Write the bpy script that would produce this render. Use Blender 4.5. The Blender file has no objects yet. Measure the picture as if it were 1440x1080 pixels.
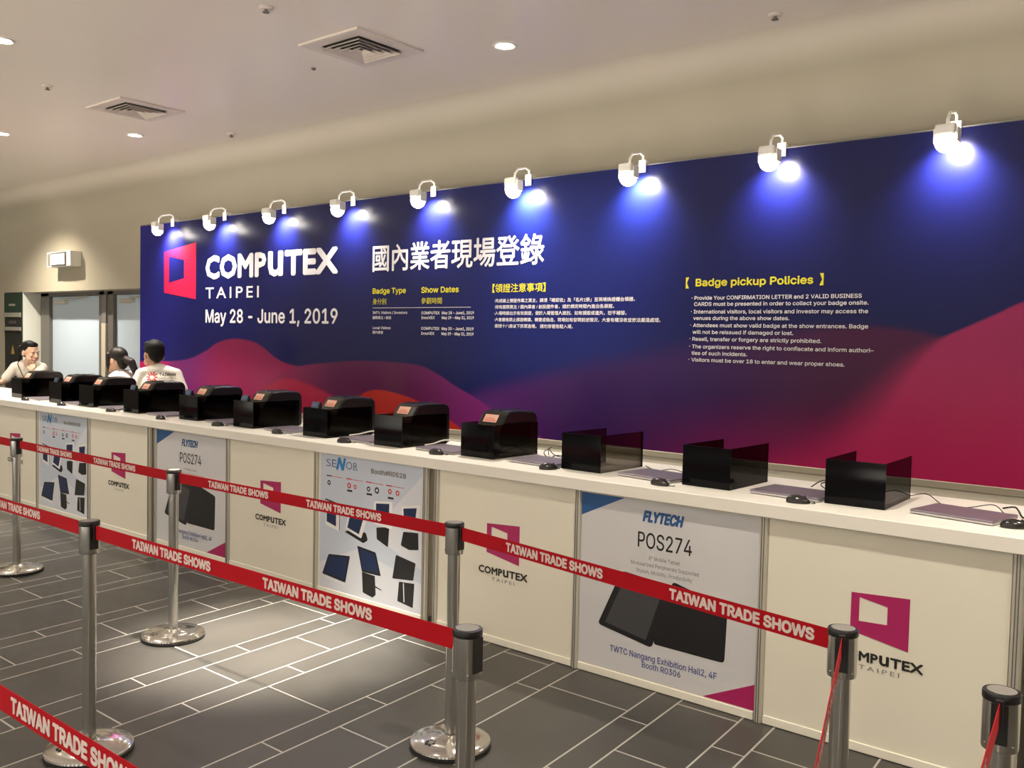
import bpy, bmesh, math, random
from mathutils import Vector, Matrix
from mathutils.bvhtree import BVHTree
from mathutils.geometry import delaunay_2d_cdt
random.seed(7)
PI = math.pi
S = bpy.context.scene
COL = S.collection

# ------------------------------------------------------------------ camera
CAMP = (0.6505, -3.7757, 1.6539)
YAW, PIT, ROL, FPX = -0.684564, -0.046802, 0.022098, 1286.55
_fw = Vector((math.sin(YAW)*math.cos(PIT), math.cos(YAW)*math.cos(PIT), math.sin(PIT)))
_r = Vector((math.cos(YAW), -math.sin(YAW), 0)); _u = _r.cross(_fw)
_r2 = _r*math.cos(ROL)+_u*math.sin(ROL); _u2 = -_r*math.sin(ROL)+_u*math.cos(ROL)
cd = bpy.data.cameras.new('camera'); cam = bpy.data.objects.new('camera', cd); COL.objects.link(cam)
M = Matrix.Identity(4)
for i in range(3):
    M[i][0] = _r2[i]; M[i][1] = _u2[i]; M[i][2] = -_fw[i]; M[i][3] = CAMP[i]
cam.matrix_world = M
cd.sensor_fit = 'HORIZONTAL'; cd.sensor_width = 36.0; cd.lens = FPX/1440*36.0
cd.clip_start = 0.02
S.camera = cam

# ------------------------------------------------------------------ light and exposure
S.view_settings.view_transform = 'Standard'; S.view_settings.look = 'None'
S.view_settings.gamma = 1.0; S.view_settings.use_curve_mapping = False
S.view_settings.exposure = 1.0
W = bpy.data.worlds.new('world'); S.world = W; W.use_nodes = True
# fill light added through the open front: invented bands of warm light and dark
_wt = W.node_tree; _tc = _wt.nodes.new('ShaderNodeTexCoord'); _wv = _wt.nodes.new('ShaderNodeTexWave'); _cr = _wt.nodes.new('ShaderNodeValToRGB')
_wv.inputs['Scale'].default_value = 2.0; _wv.inputs['Distortion'].default_value = 2.0; _wv.inputs['Detail'].default_value = 1.0
_cr.color_ramp.elements[0].position = .62; _cr.color_ramp.elements[0].color = (.10, .09, .08, 1)
_cr.color_ramp.elements[1].position = .92; _cr.color_ramp.elements[1].color = (2.0, 1.84, 1.6, 1)
_wt.links.new(_tc.outputs['Generated'], _wv.inputs['Vector']); _wt.links.new(_wv.outputs['Fac'], _cr.inputs[0])
_wt.links.new(_cr.outputs[0], _wt.nodes['Background'].inputs[0])
_sz = _wt.nodes.new('ShaderNodeSeparateXYZ'); _wt.links.new(_tc.outputs['Generated'], _sz.inputs[0])
_mr = _wt.nodes.new('ShaderNodeMapRange'); _wt.links.new(_sz.outputs[2], _mr.inputs[0])     # made brighter below the horizon to lift the ceiling
_mr.inputs[1].default_value = -.06; _mr.inputs[2].default_value = -.22; _mr.inputs[3].default_value = .55; _mr.inputs[4].default_value = 4.4
_wt.links.new(_mr.outputs[0], _wt.nodes['Background'].inputs[1])
CEIL = 3.7
DL_COL = (1.0, 0.905, 0.76)
# (x, y, watts, cone degrees): the ceiling downlights, the first two are in view
DOWNLIGHTS = [(-3.504, 1.154, 190, 104), (-8.481, 1.146, 230, 104), (1.5, 1.15, 190, 104), (-12.9, 1.35, 380, 128),
              (-3.4, -0.80, 2100, 31), (-0.9, -0.95, 125, 115), (-6.34, -1.0, 80, 105), (-8.45, -0.85, 75, 110), (1.6, -0.9, 165, 115),
              (-9.62, 0.3, 230, 105), (-2.0, -3.6, 40, 115), (-6.5, -3.6, 40, 115), (1.5, -4.2, 60, 115)]
LAMP_W = 18.0
LAMP_E = 16.0

# ------------------------------------------------------------------ helpers
class MB:
    def __init__(s):
        s.bm = bmesh.new()
    def face(s, pts, mi=0, smooth=False):
        vs = [s.bm.verts.new(p) for p in pts]
        try:
            f = s.bm.faces.new(vs)
        except ValueError:
            return
        f.material_index = mi; f.smooth = smooth
    def box(s, x0, x1, y0, y1, z0, z1, mi=0, bev=0.0, seg=2):
        t = bmesh.new(); bmesh.ops.create_cube(t, size=1)
        for v in t.verts:
            v.co = Vector(((x0+x1)/2+v.co.x*(x1-x0), (y0+y1)/2+v.co.y*(y1-y0), (z0+z1)/2+v.co.z*(z1-z0)))
        if bev > 0:
            bmesh.ops.bevel(t, geom=t.edges[:], offset=bev, segments=seg, affect='EDGES', profile=0.5)
        s.merge(t, mi, False)
        return s
    def merge(s, t, mi=0, smooth=False, mat=None):
        mp = {}
        for v in t.verts:
            mp[v] = s.bm.verts.new(mat @ v.co if mat else v.co)
        for f in t.faces:
            try:
                g = s.bm.faces.new([mp[v] for v in f.verts])
                g.material_index = mi; g.smooth = smooth
            except ValueError:
                pass
        t.free()
    def lathe(s, prof, c=(0, 0, 0), n=32, mi=0, smooth=True, axis='Z', closed=True):
        rings = []
        for r, h in prof:
            ring = []
            for k in range(n):
                a = 2*PI*k/n
                p = (r*math.cos(a), r*math.sin(a), h)
                if axis == 'Y': p = (p[0], p[2], -p[1])
                if axis == 'X': p = (p[2], p[0], p[1])
                ring.append(s.bm.verts.new((c[0]+p[0], c[1]+p[1], c[2]+p[2])))
            rings.append(ring)
        for a, b in zip(rings, rings[1:]):
            for k in range(n):
                f = s.bm.faces.new((a[k], a[(k+1) % n], b[(k+1) % n], b[k])); f.smooth = smooth; f.material_index = mi
        if closed:
            f = s.bm.faces.new(rings[0][::-1]); f.material_index = mi
            f = s.bm.faces.new(rings[-1]); f.material_index = mi
        return s
    def tube(s, pts, r, n=10, mi=0, cap=True):
        pts = [Vector(p) for p in pts]
        if not isinstance(r, (list, tuple)): r = [r]*len(pts)
        rings = []; prev = None
        for i, p in enumerate(pts):
            d = (pts[min(i+1, len(pts)-1)]-pts[max(i-1, 0)]).normalized()
            if prev is None:
                a = Vector((0, 0, 1)) if abs(d.z) < .9 else Vector((1, 0, 0))
                u = d.cross(a).normalized()
            else:
                u = (prev - d*prev.dot(d)).normalized()
            prev = u; w = d.cross(u)
            rings.append([s.bm.verts.new(p+(u*math.cos(2*PI*k/n)+w*math.sin(2*PI*k/n))*r[i]) for k in range(n)])
        for a, b in zip(rings, rings[1:]):
            for k in range(n):
                f = s.bm.faces.new((a[k], a[(k+1) % n], b[(k+1) % n], b[k])); f.smooth = True; f.material_index = mi
        if cap:
            f = s.bm.faces.new(rings[0][::-1]); f.material_index = mi
            f = s.bm.faces.new(rings[-1]); f.material_index = mi
        return s
    def ell(s, c, r, rot=None, mi=0, u=20, v=14):
        t = bmesh.new(); bmesh.ops.create_uvsphere(t, u_segments=u, v_segments=v, radius=1)
        m = Matrix.Translation(c) @ (rot.to_4x4() if rot else Matrix.Identity(4)) @ Matrix.Diagonal((r[0], r[1], r[2], 1))
        s.merge(t, mi, True, m); return s
    def cone(s, a, b, ra, rb, n=16):
        a = Vector(a); b = Vector(b)
        s.ell(a, (ra,)*3); s.ell(b, (rb,)*3)
        s.tube([a, b], [ra, rb], n); return s
    def prism(s, poly, x0, x1, mi=0, smooth=False):       # poly in (y,z) swept along x
        A = [s.bm.verts.new((x0, y, z)) for y, z in poly]; B = [s.bm.verts.new((x1, y, z)) for y, z in poly]
        n = len(poly)
        for k in range(n):
            f = s.bm.faces.new((A[k], A[(k+1) % n], B[(k+1) % n], B[k])); f.material_index = mi; f.smooth = smooth
        s.bm.faces.new(A[::-1]).material_index = mi; s.bm.faces.new(B).material_index = mi
        return s
    def build(s, name, mats, parent=None, loc=None, bevel=0.0):
        bmesh.ops.recalc_face_normals(s.bm, faces=s.bm.faces[:])
        for e in s.bm.edges:
            if len(e.link_faces) == 2 and e.calc_face_angle(0) > .55: e.smooth = False
        return s.raw(name, mats, parent, loc, bevel)
    def raw(s, name, mats, parent=None, loc=None, bevel=0.0):
        me = bpy.data.meshes.new(name); s.bm.to_mesh(me); s.bm.free()
        if not isinstance(mats, (list, tuple)): mats = [mats]
        for m in mats: me.materials.append(m)
        o = bpy.data.objects.new(name, me); COL.objects.link(o)
        if parent: o.parent = parent
        if loc: o.location = loc
        if bevel > 0:
            b = o.modifiers.new('bevel', 'BEVEL'); b.width = bevel; b.segments = 2; b.limit_method = 'ANGLE'
        return o

def tag(o, label, cat, group=None):
    o['label'] = label; o['category'] = cat
    if group: o['group'] = group
    return o
def thing(name, label, cat, loc=(0, 0, 0), rz=0.0, group=None):
    o = bpy.data.objects.new(name, None); o.empty_display_size = .1; COL.objects.link(o)
    o.location = loc; o.rotation_euler = (0, 0, rz)
    return tag(o, label, cat, group)
def struct(o):
    o['kind'] = 'structure'; return o
def dup(root, loc=None, rz=None, label=None):
    c = root.copy(); COL.objects.link(c)
    if loc is not None: c.location = loc
    if rz is not None: c.rotation_euler = (0, 0, rz)
    if label: c['label'] = label
    def rec(src, dst):
        for ch in list(src.children):
            d = ch.copy(); COL.objects.link(d); d.parent = dst
            rec(ch, d)
    rec(root, c)
    return c
ORD = ['first', 'second', 'third', 'fourth', 'fifth', 'sixth', 'seventh', 'eighth', 'ninth', 'tenth', 'eleventh', 'twelfth']

def mat(name, col, rough=.5, metal=0.0, emit=None, es=0.0, coat=0.0, spec=None, noise=0.0, nscale=8.0):
    m = bpy.data.materials.new(name); m.use_nodes = True
    b = m.node_tree.nodes['Principled BSDF']
    b.inputs['Base Color'].default_value = (*col, 1); b.inputs['Roughness'].default_value = rough
    b.inputs['Metallic'].default_value = metal
    if coat: b.inputs['Coat Weight'].default_value = coat; b.inputs['Coat Roughness'].default_value = .08
    if spec is not None: b.inputs['Specular IOR Level'].default_value = spec
    if emit: b.inputs['Emission Color'].default_value = (*emit, 1); b.inputs['Emission Strength'].default_value = es
    if noise:
        nt = m.node_tree; t = nt.nodes.new('ShaderNodeTexCoord'); n = nt.nodes.new('ShaderNodeTexNoise')
        n.inputs['Scale'].default_value = nscale; n.inputs['Detail'].default_value = 4
        r = nt.nodes.new('ShaderNodeMapRange'); r.inputs[3].default_value = 1-noise; r.inputs[4].default_value = 1+noise
        mx = nt.nodes.new('ShaderNodeVectorMath'); mx.operation = 'SCALE'; mx.inputs[0].default_value = col
        nt.links.new(t.outputs['Object'], n.inputs['Vector']); nt.links.new(n.outputs[0], r.inputs[0])
        nt.links.new(r.outputs[0], mx.inputs['Scale']); nt.links.new(mx.outputs[0], b.inputs['Base Color'])
    return m

# ---- lettering: flat outlines of the built-in typeface, returned as (verts, faces) in a 1-unit em
import os
try:                                # a plain grotesque that ships with Blender; the built-in face otherwise
    SANS = bpy.data.fonts.load(os.path.join(bpy.utils.system_resource('DATAFILES'), 'fonts', 'Inter.woff2'))
except Exception:
    SANS = None
_tc = {}
def glyphs(body, res=2, spacing=1.0, font=None):
    k = (body, res, spacing, font)
    if k in _tc: return _tc[k]
    cu = bpy.data.curves.new('t', 'FONT'); cu.body = body; cu.resolution_u = res; cu.space_character = spacing
    if font: cu.font = font
    cu.fill_mode = 'NONE'
    o = bpy.data.objects.new('t', cu); COL.objects.link(o)
    bpy.context.view_layer.update()
    dg = bpy.context.evaluated_depsgraph_get(); me = bpy.data.meshes.new_from_object(o.evaluated_get(dg))
    P = [(v.co.x, v.co.y) for v in me.vertices]
    E = [tuple(e.vertices) for e in me.edges]
    bpy.data.objects.remove(o); bpy.data.curves.remove(cu); bpy.data.meshes.remove(me)
    if not P: return [], []
    # closed outlines in their drawn direction, then a non-zero winding fill (the outlines may overlap)
    nb = {}
    for i, j in E: nb.setdefault(i, []).append(j); nb.setdefault(j, []).append(i)
    seen = set(); loops = []
    for i in range(len(P)):
        if i in seen or i not in nb: continue
        loop = [i]; seen.add(i); nx = i+1 if i+1 in nb[i] else nb[i][0]
        while nx not in seen:
            loop.append(nx); seen.add(nx)
            c = [j for j in nb[nx] if j not in seen]
            if not c: break
            nx = c[0]
        if len(loop) > 2: loops.append(loop)
    LB = [([P[i] for i in l], min(P[i][0] for i in l), max(P[i][0] for i in l), min(P[i][1] for i in l), max(P[i][1] for i in l)) for l in loops]
    ce = [(l[i], l[(i+1) % len(l)]) for l in loops for i in range(len(l))]
    ov, oe, of, *_ = delaunay_2d_cdt([Vector(p) for p in P], ce, [], 0, 1e-6)
    fs = []
    for f in of:
        cx = sum(ov[i].x for i in f)/len(f); cy = sum(ov[i].y for i in f)/len(f); wn_ = 0
        for pts, a0, a1, b0, b1 in LB:
            if not (a0 <= cx <= a1 and b0 <= cy <= b1): continue
            for k_ in range(len(pts)):
                (xa, ya), (xb, yb) = pts[k_-1], pts[k_]
                if (ya > cy) != (yb > cy) and cx < (xb-xa)*(cy-ya)/(yb-ya)+xa: wn_ += 1 if yb > ya else -1
        if wn_: fs.append(tuple(f))
    used = sorted({i for f in fs for i in f}); mp = {u: n for n, u in enumerate(used)}
    _tc[k] = ([(ov[i].x, ov[i].y) for i in used], [tuple(mp[i] for i in f) for f in fs])
    return _tc[k]
def text(mb, body, x, z, w, h, y=0.0, mi=0, bold=0.0, fit='cap', align='L', shear=0.0, spacing=1.0, fn=None, face='sans', res=1):
    if face == 'sans' and fit == 'cap': res = 3 if h > .03 else 2
    """h is the capital height (fit='cap', z = baseline) or the full height (fit='box', z = bottom);
    bold thickens every stroke by that fraction of the capital height by striking the outline several times."""
    font = SANS if face == 'sans' and fit == 'cap' else None
    cap = .5155 if font else .686
    vs, fs = glyphs(body, res, spacing, font)
    if not vs: return
    xs = [v[0] for v in vs]; ys = [v[1] for v in vs]; x0, x1 = min(xs), max(xs); y0, y1 = min(ys), max(ys)
    bd = bold*h
    if fit == 'cap': sy = (h-2*bd)/cap; oy = 0
    else: sy = (h-2*bd)/(y1-y0); oy = y0
    sx = (w-2*bd)/(x1-x0) if w else sy
    wid = sx*(x1-x0)+2*bd; ox = {'L': 0, 'C': -wid/2, 'R': -wid}[align]
    strikes = [(0, 0)] if not bold else ([(bd, 0), (-bd, 0), (0, bd), (0, -bd)] if bold < .05 else [(bd, 0), (-bd, 0), (0, bd), (0, -bd), (bd*.7, bd*.7), (-bd*.7, bd*.7), (bd*.7, -bd*.7), (-bd*.7, -bd*.7)])
    for i, (dx, dz) in enumerate(strikes):
        vv = []
        for a, b in vs:
            u = x+ox+bd+(a-x0)*sx+dx; v = z+bd+(b-oy)*sy+dz
            u += shear*(v-z)
            vv.append(mb.bm.verts.new(fn(u, v) if fn else (u, y-i*.00012, v)))
        for f in fs:
            try:
                g = mb.bm.faces.new([vv[k] for k in f]); g.material_index = mi
            except ValueError:
                pass

# ------------------------------------------------------------------ node helpers
class NT:
    def __init__(s, m):
        m.use_nodes = True; s.t = m.node_tree; s.b = s.t.nodes['Principled BSDF']
    def n(s, ty, **kw):
        x = s.t.nodes.new(ty)
        for k, v in kw.items(): setattr(x, k, v)
        return x
    def l(s, a, b): s.t.links.new(a, b)
    def math(s, op, a, b=None, c=None, clamp=False):
        x = s.n('ShaderNodeMath', operation=op); x.use_clamp = clamp
        for i, v in enumerate((a, b, c)):
            if v is None: continue
            if isinstance(v, (int, float)): x.inputs[i].default_value = v
            else: s.l(v, x.inputs[i])
        return x.outputs[0]
    def sstep(s, v, a, b):
        x = s.n('ShaderNodeMapRange', interpolation_type='SMOOTHSTEP')
        s.l(v, x.inputs[0]); x.inputs[1].default_value = a; x.inputs[2].default_value = b
        return x.outputs[0]
    def mix(s, f, a, b):
        x = s.n('ShaderNodeMix', data_type='RGBA')
        for i, v in ((0, f), (6, a), (7, b)):
            if isinstance(v, (int, float)): x.inputs[i].default_value = v
            elif isinstance(v, tuple): x.inputs[i].default_value = (*v, 1)
            else: s.l(v, x.inputs[i])
        return x.outputs[2]

# ------------------------------------------------------------------ materials
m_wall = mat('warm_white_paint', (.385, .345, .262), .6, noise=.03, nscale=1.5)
m_ceil = mat('ceiling_paint', (.77, .69, .61), .42, noise=.03, nscale=.8)
m_panel = mat('cream_panel', (.82, .785, .665), .38)
m_rail = mat('cream_rail', (.87, .84, .73), .4)
m_top = mat('white_laminate', (.86, .83, .76), .35)
m_alu = mat('anodised_aluminium', (.66, .63, .55), .35, .45)
m_groove = mat('post_groove', (.12, .115, .10), .6)
m_steel = mat('brushed_stainless_steel', (.62, .605, .575), .2, 1.0)
m_chrome = mat('polished_steel', (.66, .64, .60), .15, 1.0)
m_capd = mat('dull_cap_plate', (.30, .285, .26), .5, .4)
m_blackpl = mat('black_plastic', (.012, .011, .011), .35)
m_rubber = mat('black_rubber', (.02, .02, .02), .7)
m_belt = mat('red_belt_webbing', (.48, .003, .012), .6, spec=.2)
m_beltprint = mat('belt_white_print', (.85, .72, .68), .6)
m_white = mat('white_print', (.66, .63, .65), .5, spec=.2)
m_yellow = mat('yellow_print', (.60, .53, .03), .5, spec=.2)
m_black = mat('black_print', (.015, .013, .013), .5)
m_grayprint = mat('grey_print', (.22, .21, .21), .5)
m_crim = mat('crimson_print', (.42, .012, .12), .45)
m_logo = mat('pink_red_print', (.46, .009, .055), .45, spec=.2)
m_bluep = mat('blue_print', (.02, .10, .30), .45)
m_navyp = mat('navy_print', (.05, .08, .30), .45)
m_poster = mat('pale_grey_poster', (.66, .66, .68), .35)
m_poster2 = mat('pale_blue_poster', (.56, .62, .73), .35)
m_poster3 = mat('poster_light_wash', (.68, .71, .78), .35)
m_dark = mat('tablet_black_print', (.012, .012, .014), .3)
m_dark2 = mat('tablet_screen_print', (.06, .06, .065), .3)
m_scr = mat('screen_blue_print', (.010, .025, .085), .3)
m_wht2 = mat('device_white_print', (.80, .80, .82), .35)
m_redp = mat('red_print', (.62, .03, .04), .5)
m_acr = mat('black_acrylic', (.004, .004, .005), .07, spec=.12)
m_printer = mat('printer_black_plastic', (.009, .008, .008), .2)
m_tag = mat('salmon_label', (.74, .43, .34), .55)
m_tagr = mat('label_red_print', (.62, .12, .07), .55)
m_lcd = mat('blue_display', (.03, .06, .12), .2, emit=(.10, .22, .42), es=.06)
m_lap = mat('lilac_silver_lid', (.27, .23, .28), .35, .5)
m_lap2 = mat('silver_laptop_edge', (.58, .56, .58), .3, .7)
m_mouse = mat('black_mouse_plastic', (.018, .016, .016), .22)
m_cable = mat('black_cable', (.012, .012, .012), .5)
m_wcable = mat('white_cable', (.75, .72, .66), .5)
m_lampb = mat('white_lamp_body', (.80, .78, .72), .4)
m_bulb = mat('glowing_bulb', (1, 1, 1), .3, emit=(1.0, .93, .80), es=LAMP_E)
m_dl = mat('downlight_glow', (1, 1, 1), .3, emit=(1.0, .90, .70), es=30)
m_ventw = mat('vent_paint', (.66, .58, .52), .5)
m_ventd = mat('vent_dark', (.012, .011, .012), .8)
m_door = mat('pale_blue_door', (.56, .66, .76), .4)
m_frame = mat('dark_door_frame', (.15, .14, .125), .4)
m_framel = mat('beige_door_edge', (.60, .54, .43), .5)
m_jamb = mat('pale_jamb', (.78, .79, .72), .5)
m_cab = mat('dark_cabinet', (.018, .020, .019), .4)
m_cabg = mat('dark_green_cabinet', (.012, .035, .022), .4)
m_cabs = mat('grey_cabinet_rail', (.26, .25, .21), .5)
m_skin = mat('skin', (.56, .33, .23), .5)
m_skin2 = mat('lighter_skin', (.66, .42, .30), .5)
m_skin3 = mat('tan_skin', (.46, .25, .17), .5)
m_hair = mat('black_hair', (.006, .005, .005), .6, spec=.2)
m_hairb = mat('dark_brown_hair', (.012, .007, .006), .45, spec=.35)
m_shirt = mat('white_tshirt', (.80, .75, .68), .8)
m_trous = mat('dark_trousers', (.03, .03, .04), .8)
m_shoe = mat('dark_shoes', (.02, .02, .02), .5)
m_eye = mat('eye_white', (.75, .72, .70), .3)
m_iris = mat('dark_iris', (.02, .012, .01), .2)
m_lip = mat('lips', (.45, .14, .12), .45)
m_lany = mat('dark_lanyard', (.03, .025, .025), .6)

m_smoke = bpy.data.materials.new('smoked_acrylic'); m_smoke.use_nodes = True
nt = m_smoke.node_tree; nt.nodes.remove(nt.nodes['Principled BSDF'])
_tr = nt.nodes.new('ShaderNodeBsdfTransparent'); _tr.inputs[0].default_value = (.40, .38, .35, 1)
_gl = nt.nodes.new('ShaderNodeBsdfGlossy'); _gl.inputs['Roughness'].default_value = .03; _gl.inputs[0].default_value = (1, 1, 1, 1)
_fr = nt.nodes.new('ShaderNodeFresnel'); _fr.inputs[0].default_value = 1.18
_mx = nt.nodes.new('ShaderNodeMixShader')
nt.links.new(_fr.outputs[0], _mx.inputs[0]); nt.links.new(_tr.outputs[0], _mx.inputs[1]); nt.links.new(_gl.outputs[0], _mx.inputs[2])
nt.links.new(_mx.outputs[0], nt.nodes['Material Output'].inputs[0])

# curved top of the back wall: soft darkening below the ceiling painted into the colour
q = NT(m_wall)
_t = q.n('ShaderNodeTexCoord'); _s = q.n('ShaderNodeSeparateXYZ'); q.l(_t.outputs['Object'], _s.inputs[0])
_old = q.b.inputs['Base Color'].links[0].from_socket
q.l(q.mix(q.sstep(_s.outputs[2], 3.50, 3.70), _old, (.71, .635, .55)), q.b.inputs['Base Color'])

# floor: grey plank tiles in rows of .15 / .45 / .15 / .30 m, pale grout
m_floor = bpy.data.materials.new('grey_plank_tile'); q = NT(m_floor)
tc = q.n('ShaderNodeTexCoord'); sp = q.n('ShaderNodeSeparateXYZ'); q.l(tc.outputs['Object'], sp.inputs[0])
fx, fy = sp.outputs[0], sp.outputs[1]
xr = q.math('ADD', fx, q.math('MULTIPLY', fy, .075))
PER = 1.0405
ph = q.math('MODULO', q.math('ADD', xr, 4.18+PER*40), PER)       # 0 at the left edge of a narrow row
cell = q.math('FLOOR', q.math('DIVIDE', q.math('ADD', xr, 4.18+PER*40), PER))
edges = [0.0, .147, .595, .737, PER]
g = .0042
line = None
for e in edges:
    d = q.math('COMPARE', ph, e, g)
    line = d if line is None else q.math('MAXIMUM', line, d)
def inr(a, b):
    return q.math('MULTIPLY', q.math('GREATER_THAN', ph, a), q.math('LESS_THAN', ph, b))
def joint(off, L):
    r = q.math('MODULO', q.math('ADD', fy, -off+L*40), L)
    return q.math('MAXIMUM', q.math('LESS_THAN', r, g), q.math('GREATER_THAN', r, L-g)), q.math('FLOOR', q.math('DIVIDE', q.math('ADD', fy, -off+L*40), L))
rows = [(0.0, .147, -.36, .605), (.147, .595, -.285, .905), (.595, .737, -.36, .605), (.737, PER, -.66, .60)]
tid = q.math('MULTIPLY', cell, 17.3)
for i, (a, b, o_, L) in enumerate(rows):
    j, idx = joint(o_, L); w_ = inr(a, b)
    line = q.math('MAXIMUM', line, q.math('MULTIPLY', j, w_))
    tid = q.math('ADD', tid, q.math('MULTIPLY', w_, q.math('ADD', q.math('MULTIPLY', idx, 3.17), i*5.3)))
wn = q.n('ShaderNodeTexWhiteNoise', noise_dimensions='1D'); q.l(tid, wn.inputs['W'])
nz = q.n('ShaderNodeTexNoise'); q.l(tc.outputs['Object'], nz.inputs['Vector']); nz.inputs['Scale'].default_value = 3.0; nz.inputs['Detail'].default_value = 6
val = q.math('ADD', q.math('MULTIPLY', wn.outputs[0], .25), q.math('ADD', q.math('MULTIPLY', nz.outputs[0], .5), .62))
vs_ = q.n('ShaderNodeVectorMath', operation='SCALE'); vs_.inputs[0].default_value = (.052, .049, .0445); q.l(val, vs_.inputs['Scale'])
q.l(q.mix(line, vs_.outputs[0], (.40, .385, .355)), q.b.inputs['Base Color'])
rr = q.math('ADD', q.math('MULTIPLY', nz.outputs[0], .2), .30); q.l(rr, q.b.inputs['Roughness'])
bp_ = q.n('ShaderNodeBump'); bp_.inputs['Strength'].default_value = .25; bp_.inputs['Distance'].default_value = .002
q.l(q.math('SUBTRACT', 1.0, line), bp_.inputs['Height']); q.l(bp_.outputs[0], q.b.inputs['Normal'])

# backdrop print: navy field with coloured hills (object coordinates are world coordinates)
m_mural = bpy.data.materials.new('backdrop_print'); q = NT(m_mural)
tc = q.n('ShaderNodeTexCoord'); sp = q.n('ShaderNodeSeparateXYZ'); q.l(tc.outputs['Object'], sp.inputs[0])
X, Z = sp.outputs[0], sp.outputs[2]
XA, XB, ZA, ZB = -10.2, 1.4, .6, 2.4
u_ = q.math('DIVIDE', q.math('SUBTRACT', X, XA), XB-XA)
def hill(pts):
    n = q.n('ShaderNodeFloatCurve'); q.l(u_, n.inputs['Value'])
    c = n.mapping.curves[0]
    P = [((x-XA)/(XB-XA), (z-ZA)/(ZB-ZA)) for x, z in pts]
    c.points[0].location = P[0]; c.points[1].location = P[-1]
    for p in P[1:-1]: c.points.new(*p)
    n.mapping.update()
    return q.math('ADD', q.math('MULTIPLY', n.outputs[0], ZB-ZA), ZA)
def below(h, soft):
    if not isinstance(soft, (int, float)):
        return q.sstep(q.math('DIVIDE', q.math('SUBTRACT', h, Z), soft), -.5, .5)
    return q.sstep(q.math('SUBTRACT', h, Z), -soft*.5, soft*.5)
col = q.mix(q.sstep(X, -10, -8.6), (.012, .012, .16), (.0042, .0055, .060))  # navy field, lamp glow painted in as brighter blue at the left end
col = q.mix(q.math('MULTIPLY', q.sstep(X, -5.2, -3.9), q.math('SUBTRACT', 1.0, q.sstep(X, -3.4, -2.2))), col, (.006, .011, .105))  # lamplit stretch painted in as a brighter blue band
# violet hill, centre to right
hE = hill([(-10.2, .6), (-5.2, .75), (-4.5, 1.172), (-4.04, 1.305), (-3.64, 1.407), (-3.34, 1.48), (-3.03, 1.54), (-2.4, 1.66), (-1.9, 1.74), (-1.29, 1.795), (-.99, 1.77), (-.83, 1.735), (-.4, 1.6), (.6, 1.2), (1.4, .9)])
cE = q.mix(q.sstep(X, -4.5, -3.2), (.085, .016, .140), (.030, .009, .075))
cE = q.mix(q.sstep(X, -2.6, -1.2), cE, (.055, .006, .040))
cE = q.mix(q.math('MULTIPLY', q.sstep(X, -3.4, -1.7), q.math('SUBTRACT', 1.0, q.sstep(q.math('ADD', Z, q.math('MULTIPLY', X, -.10)), 1.0, 1.58))), cE, (.19, .012, .075))
col = q.mix(below(hE, q.math('ADD', .22, q.math('MULTIPLY', q.sstep(X, -2.2, -1.2), -.16))), col, cE)
hG = hill([(-10.2, .6), (-2.3, .62), (-1.9, .8), (-1.53, .986), (-1.31, 1.186), (-1.145, 1.375), (-1.0, 1.56), (-.811, 1.727), (-.679, 1.794), (-.532, 1.866), (-.391, 1.937), (.2, 2.1), (1.4, 2.15)])
cG = q.mix(q.sstep(Z, .9, 1.95), (.46, .020, .105), (.27, .016, .085))
col = q.mix(below(hG, q.math('ADD', .55, q.math('MULTIPLY', q.sstep(X, -1.25, -.75), -.525))), col, cG)
# left crimson hill
hA = hill([(-10.2, 1.30), (-9.46, 1.32), (-9.0, 1.353), (-8.57, 1.462), (-8.27, 1.575), (-7.99, 1.612), (-7.72, 1.596), (-7.49, 1.533), (-7.27, 1.428), (-7.05, 1.368), (-6.7, 1.33), (-6.2, 1.2), (-5.6, .9), (-5.2, .62), (1.4, .6)])
cA = q.mix(q.sstep(Z, 1.05, 1.6), (.28, .013, .085), (.135, .007, .042))
cA = q.mix(q.sstep(X, -9.7, -8.9), (.50, .010, .11), cA)
cA = q.mix(q.math('MULTIPLY', q.math('SUBTRACT', q.sstep(X, -9.5, -9.2), q.sstep(X, -9.0, -8.2)), .7), cA, (.10, .016, .15))
col = q.mix(below(hA, .03), col, cA)
hB = hill([(-10.2, .6), (-8.0, .62), (-7.4, 1.15), (-6.95, 1.335), (-6.29, 1.414), (-5.9, 1.437), (-5.54, 1.438), (-5.185, 1.421), (-4.95, 1.355), (-4.71, 1.251), (-4.5, 1.172), (-4.23, 1.055), (-3.89, .94), (-3.6, .8), (-3.2, .62), (1.4, .6)])
cB = q.mix(q.sstep(X, -7.2, -6.2), (.20, .012, .070), (.092, .008, .058))
cB = q.mix(q.sstep(X, -5.5, -4.2), cB, (.185, .016, .155))
col = q.mix(below(hB, .025), col, cB)
hC = hill([(-10.2, .6), (-8.5, .62), (-7.94, .9), (-7.635, 1.03), (-7.34, 1.159), (-7.05, 1.216), (-6.78, 1.185), (-6.54, 1.133), (-6.35, 1.08), (-6.2, 1.046), (-5.9, .95), (-5.5, .7), (1.4, .6)])
cC = q.mix(q.sstep(X, -8.0, -6.6), (.27, .012, .065), (.34, .014, .050))
col = q.mix(below(hC, .06), col, cC)
hD = hill([(-10.2, .6), (-6.6, .62), (-6.2, .9), (-5.975, 1.08), (-5.856, 1.148), (-5.68, 1.173), (-5.48, 1.157), (-5.26, 1.121), (-5.1, 1.075), (-4.83, .98), (-4.64, .89), (-4.3, .7), (1.4, .6)])
col = q.mix(below(hD, .02), col, (.42, .024, .018))
_d = q.n('ShaderNodeVectorMath', operation='SCALE'); q.l(col, _d.inputs[0]); _d.inputs['Scale'].default_value = 1.0
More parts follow.
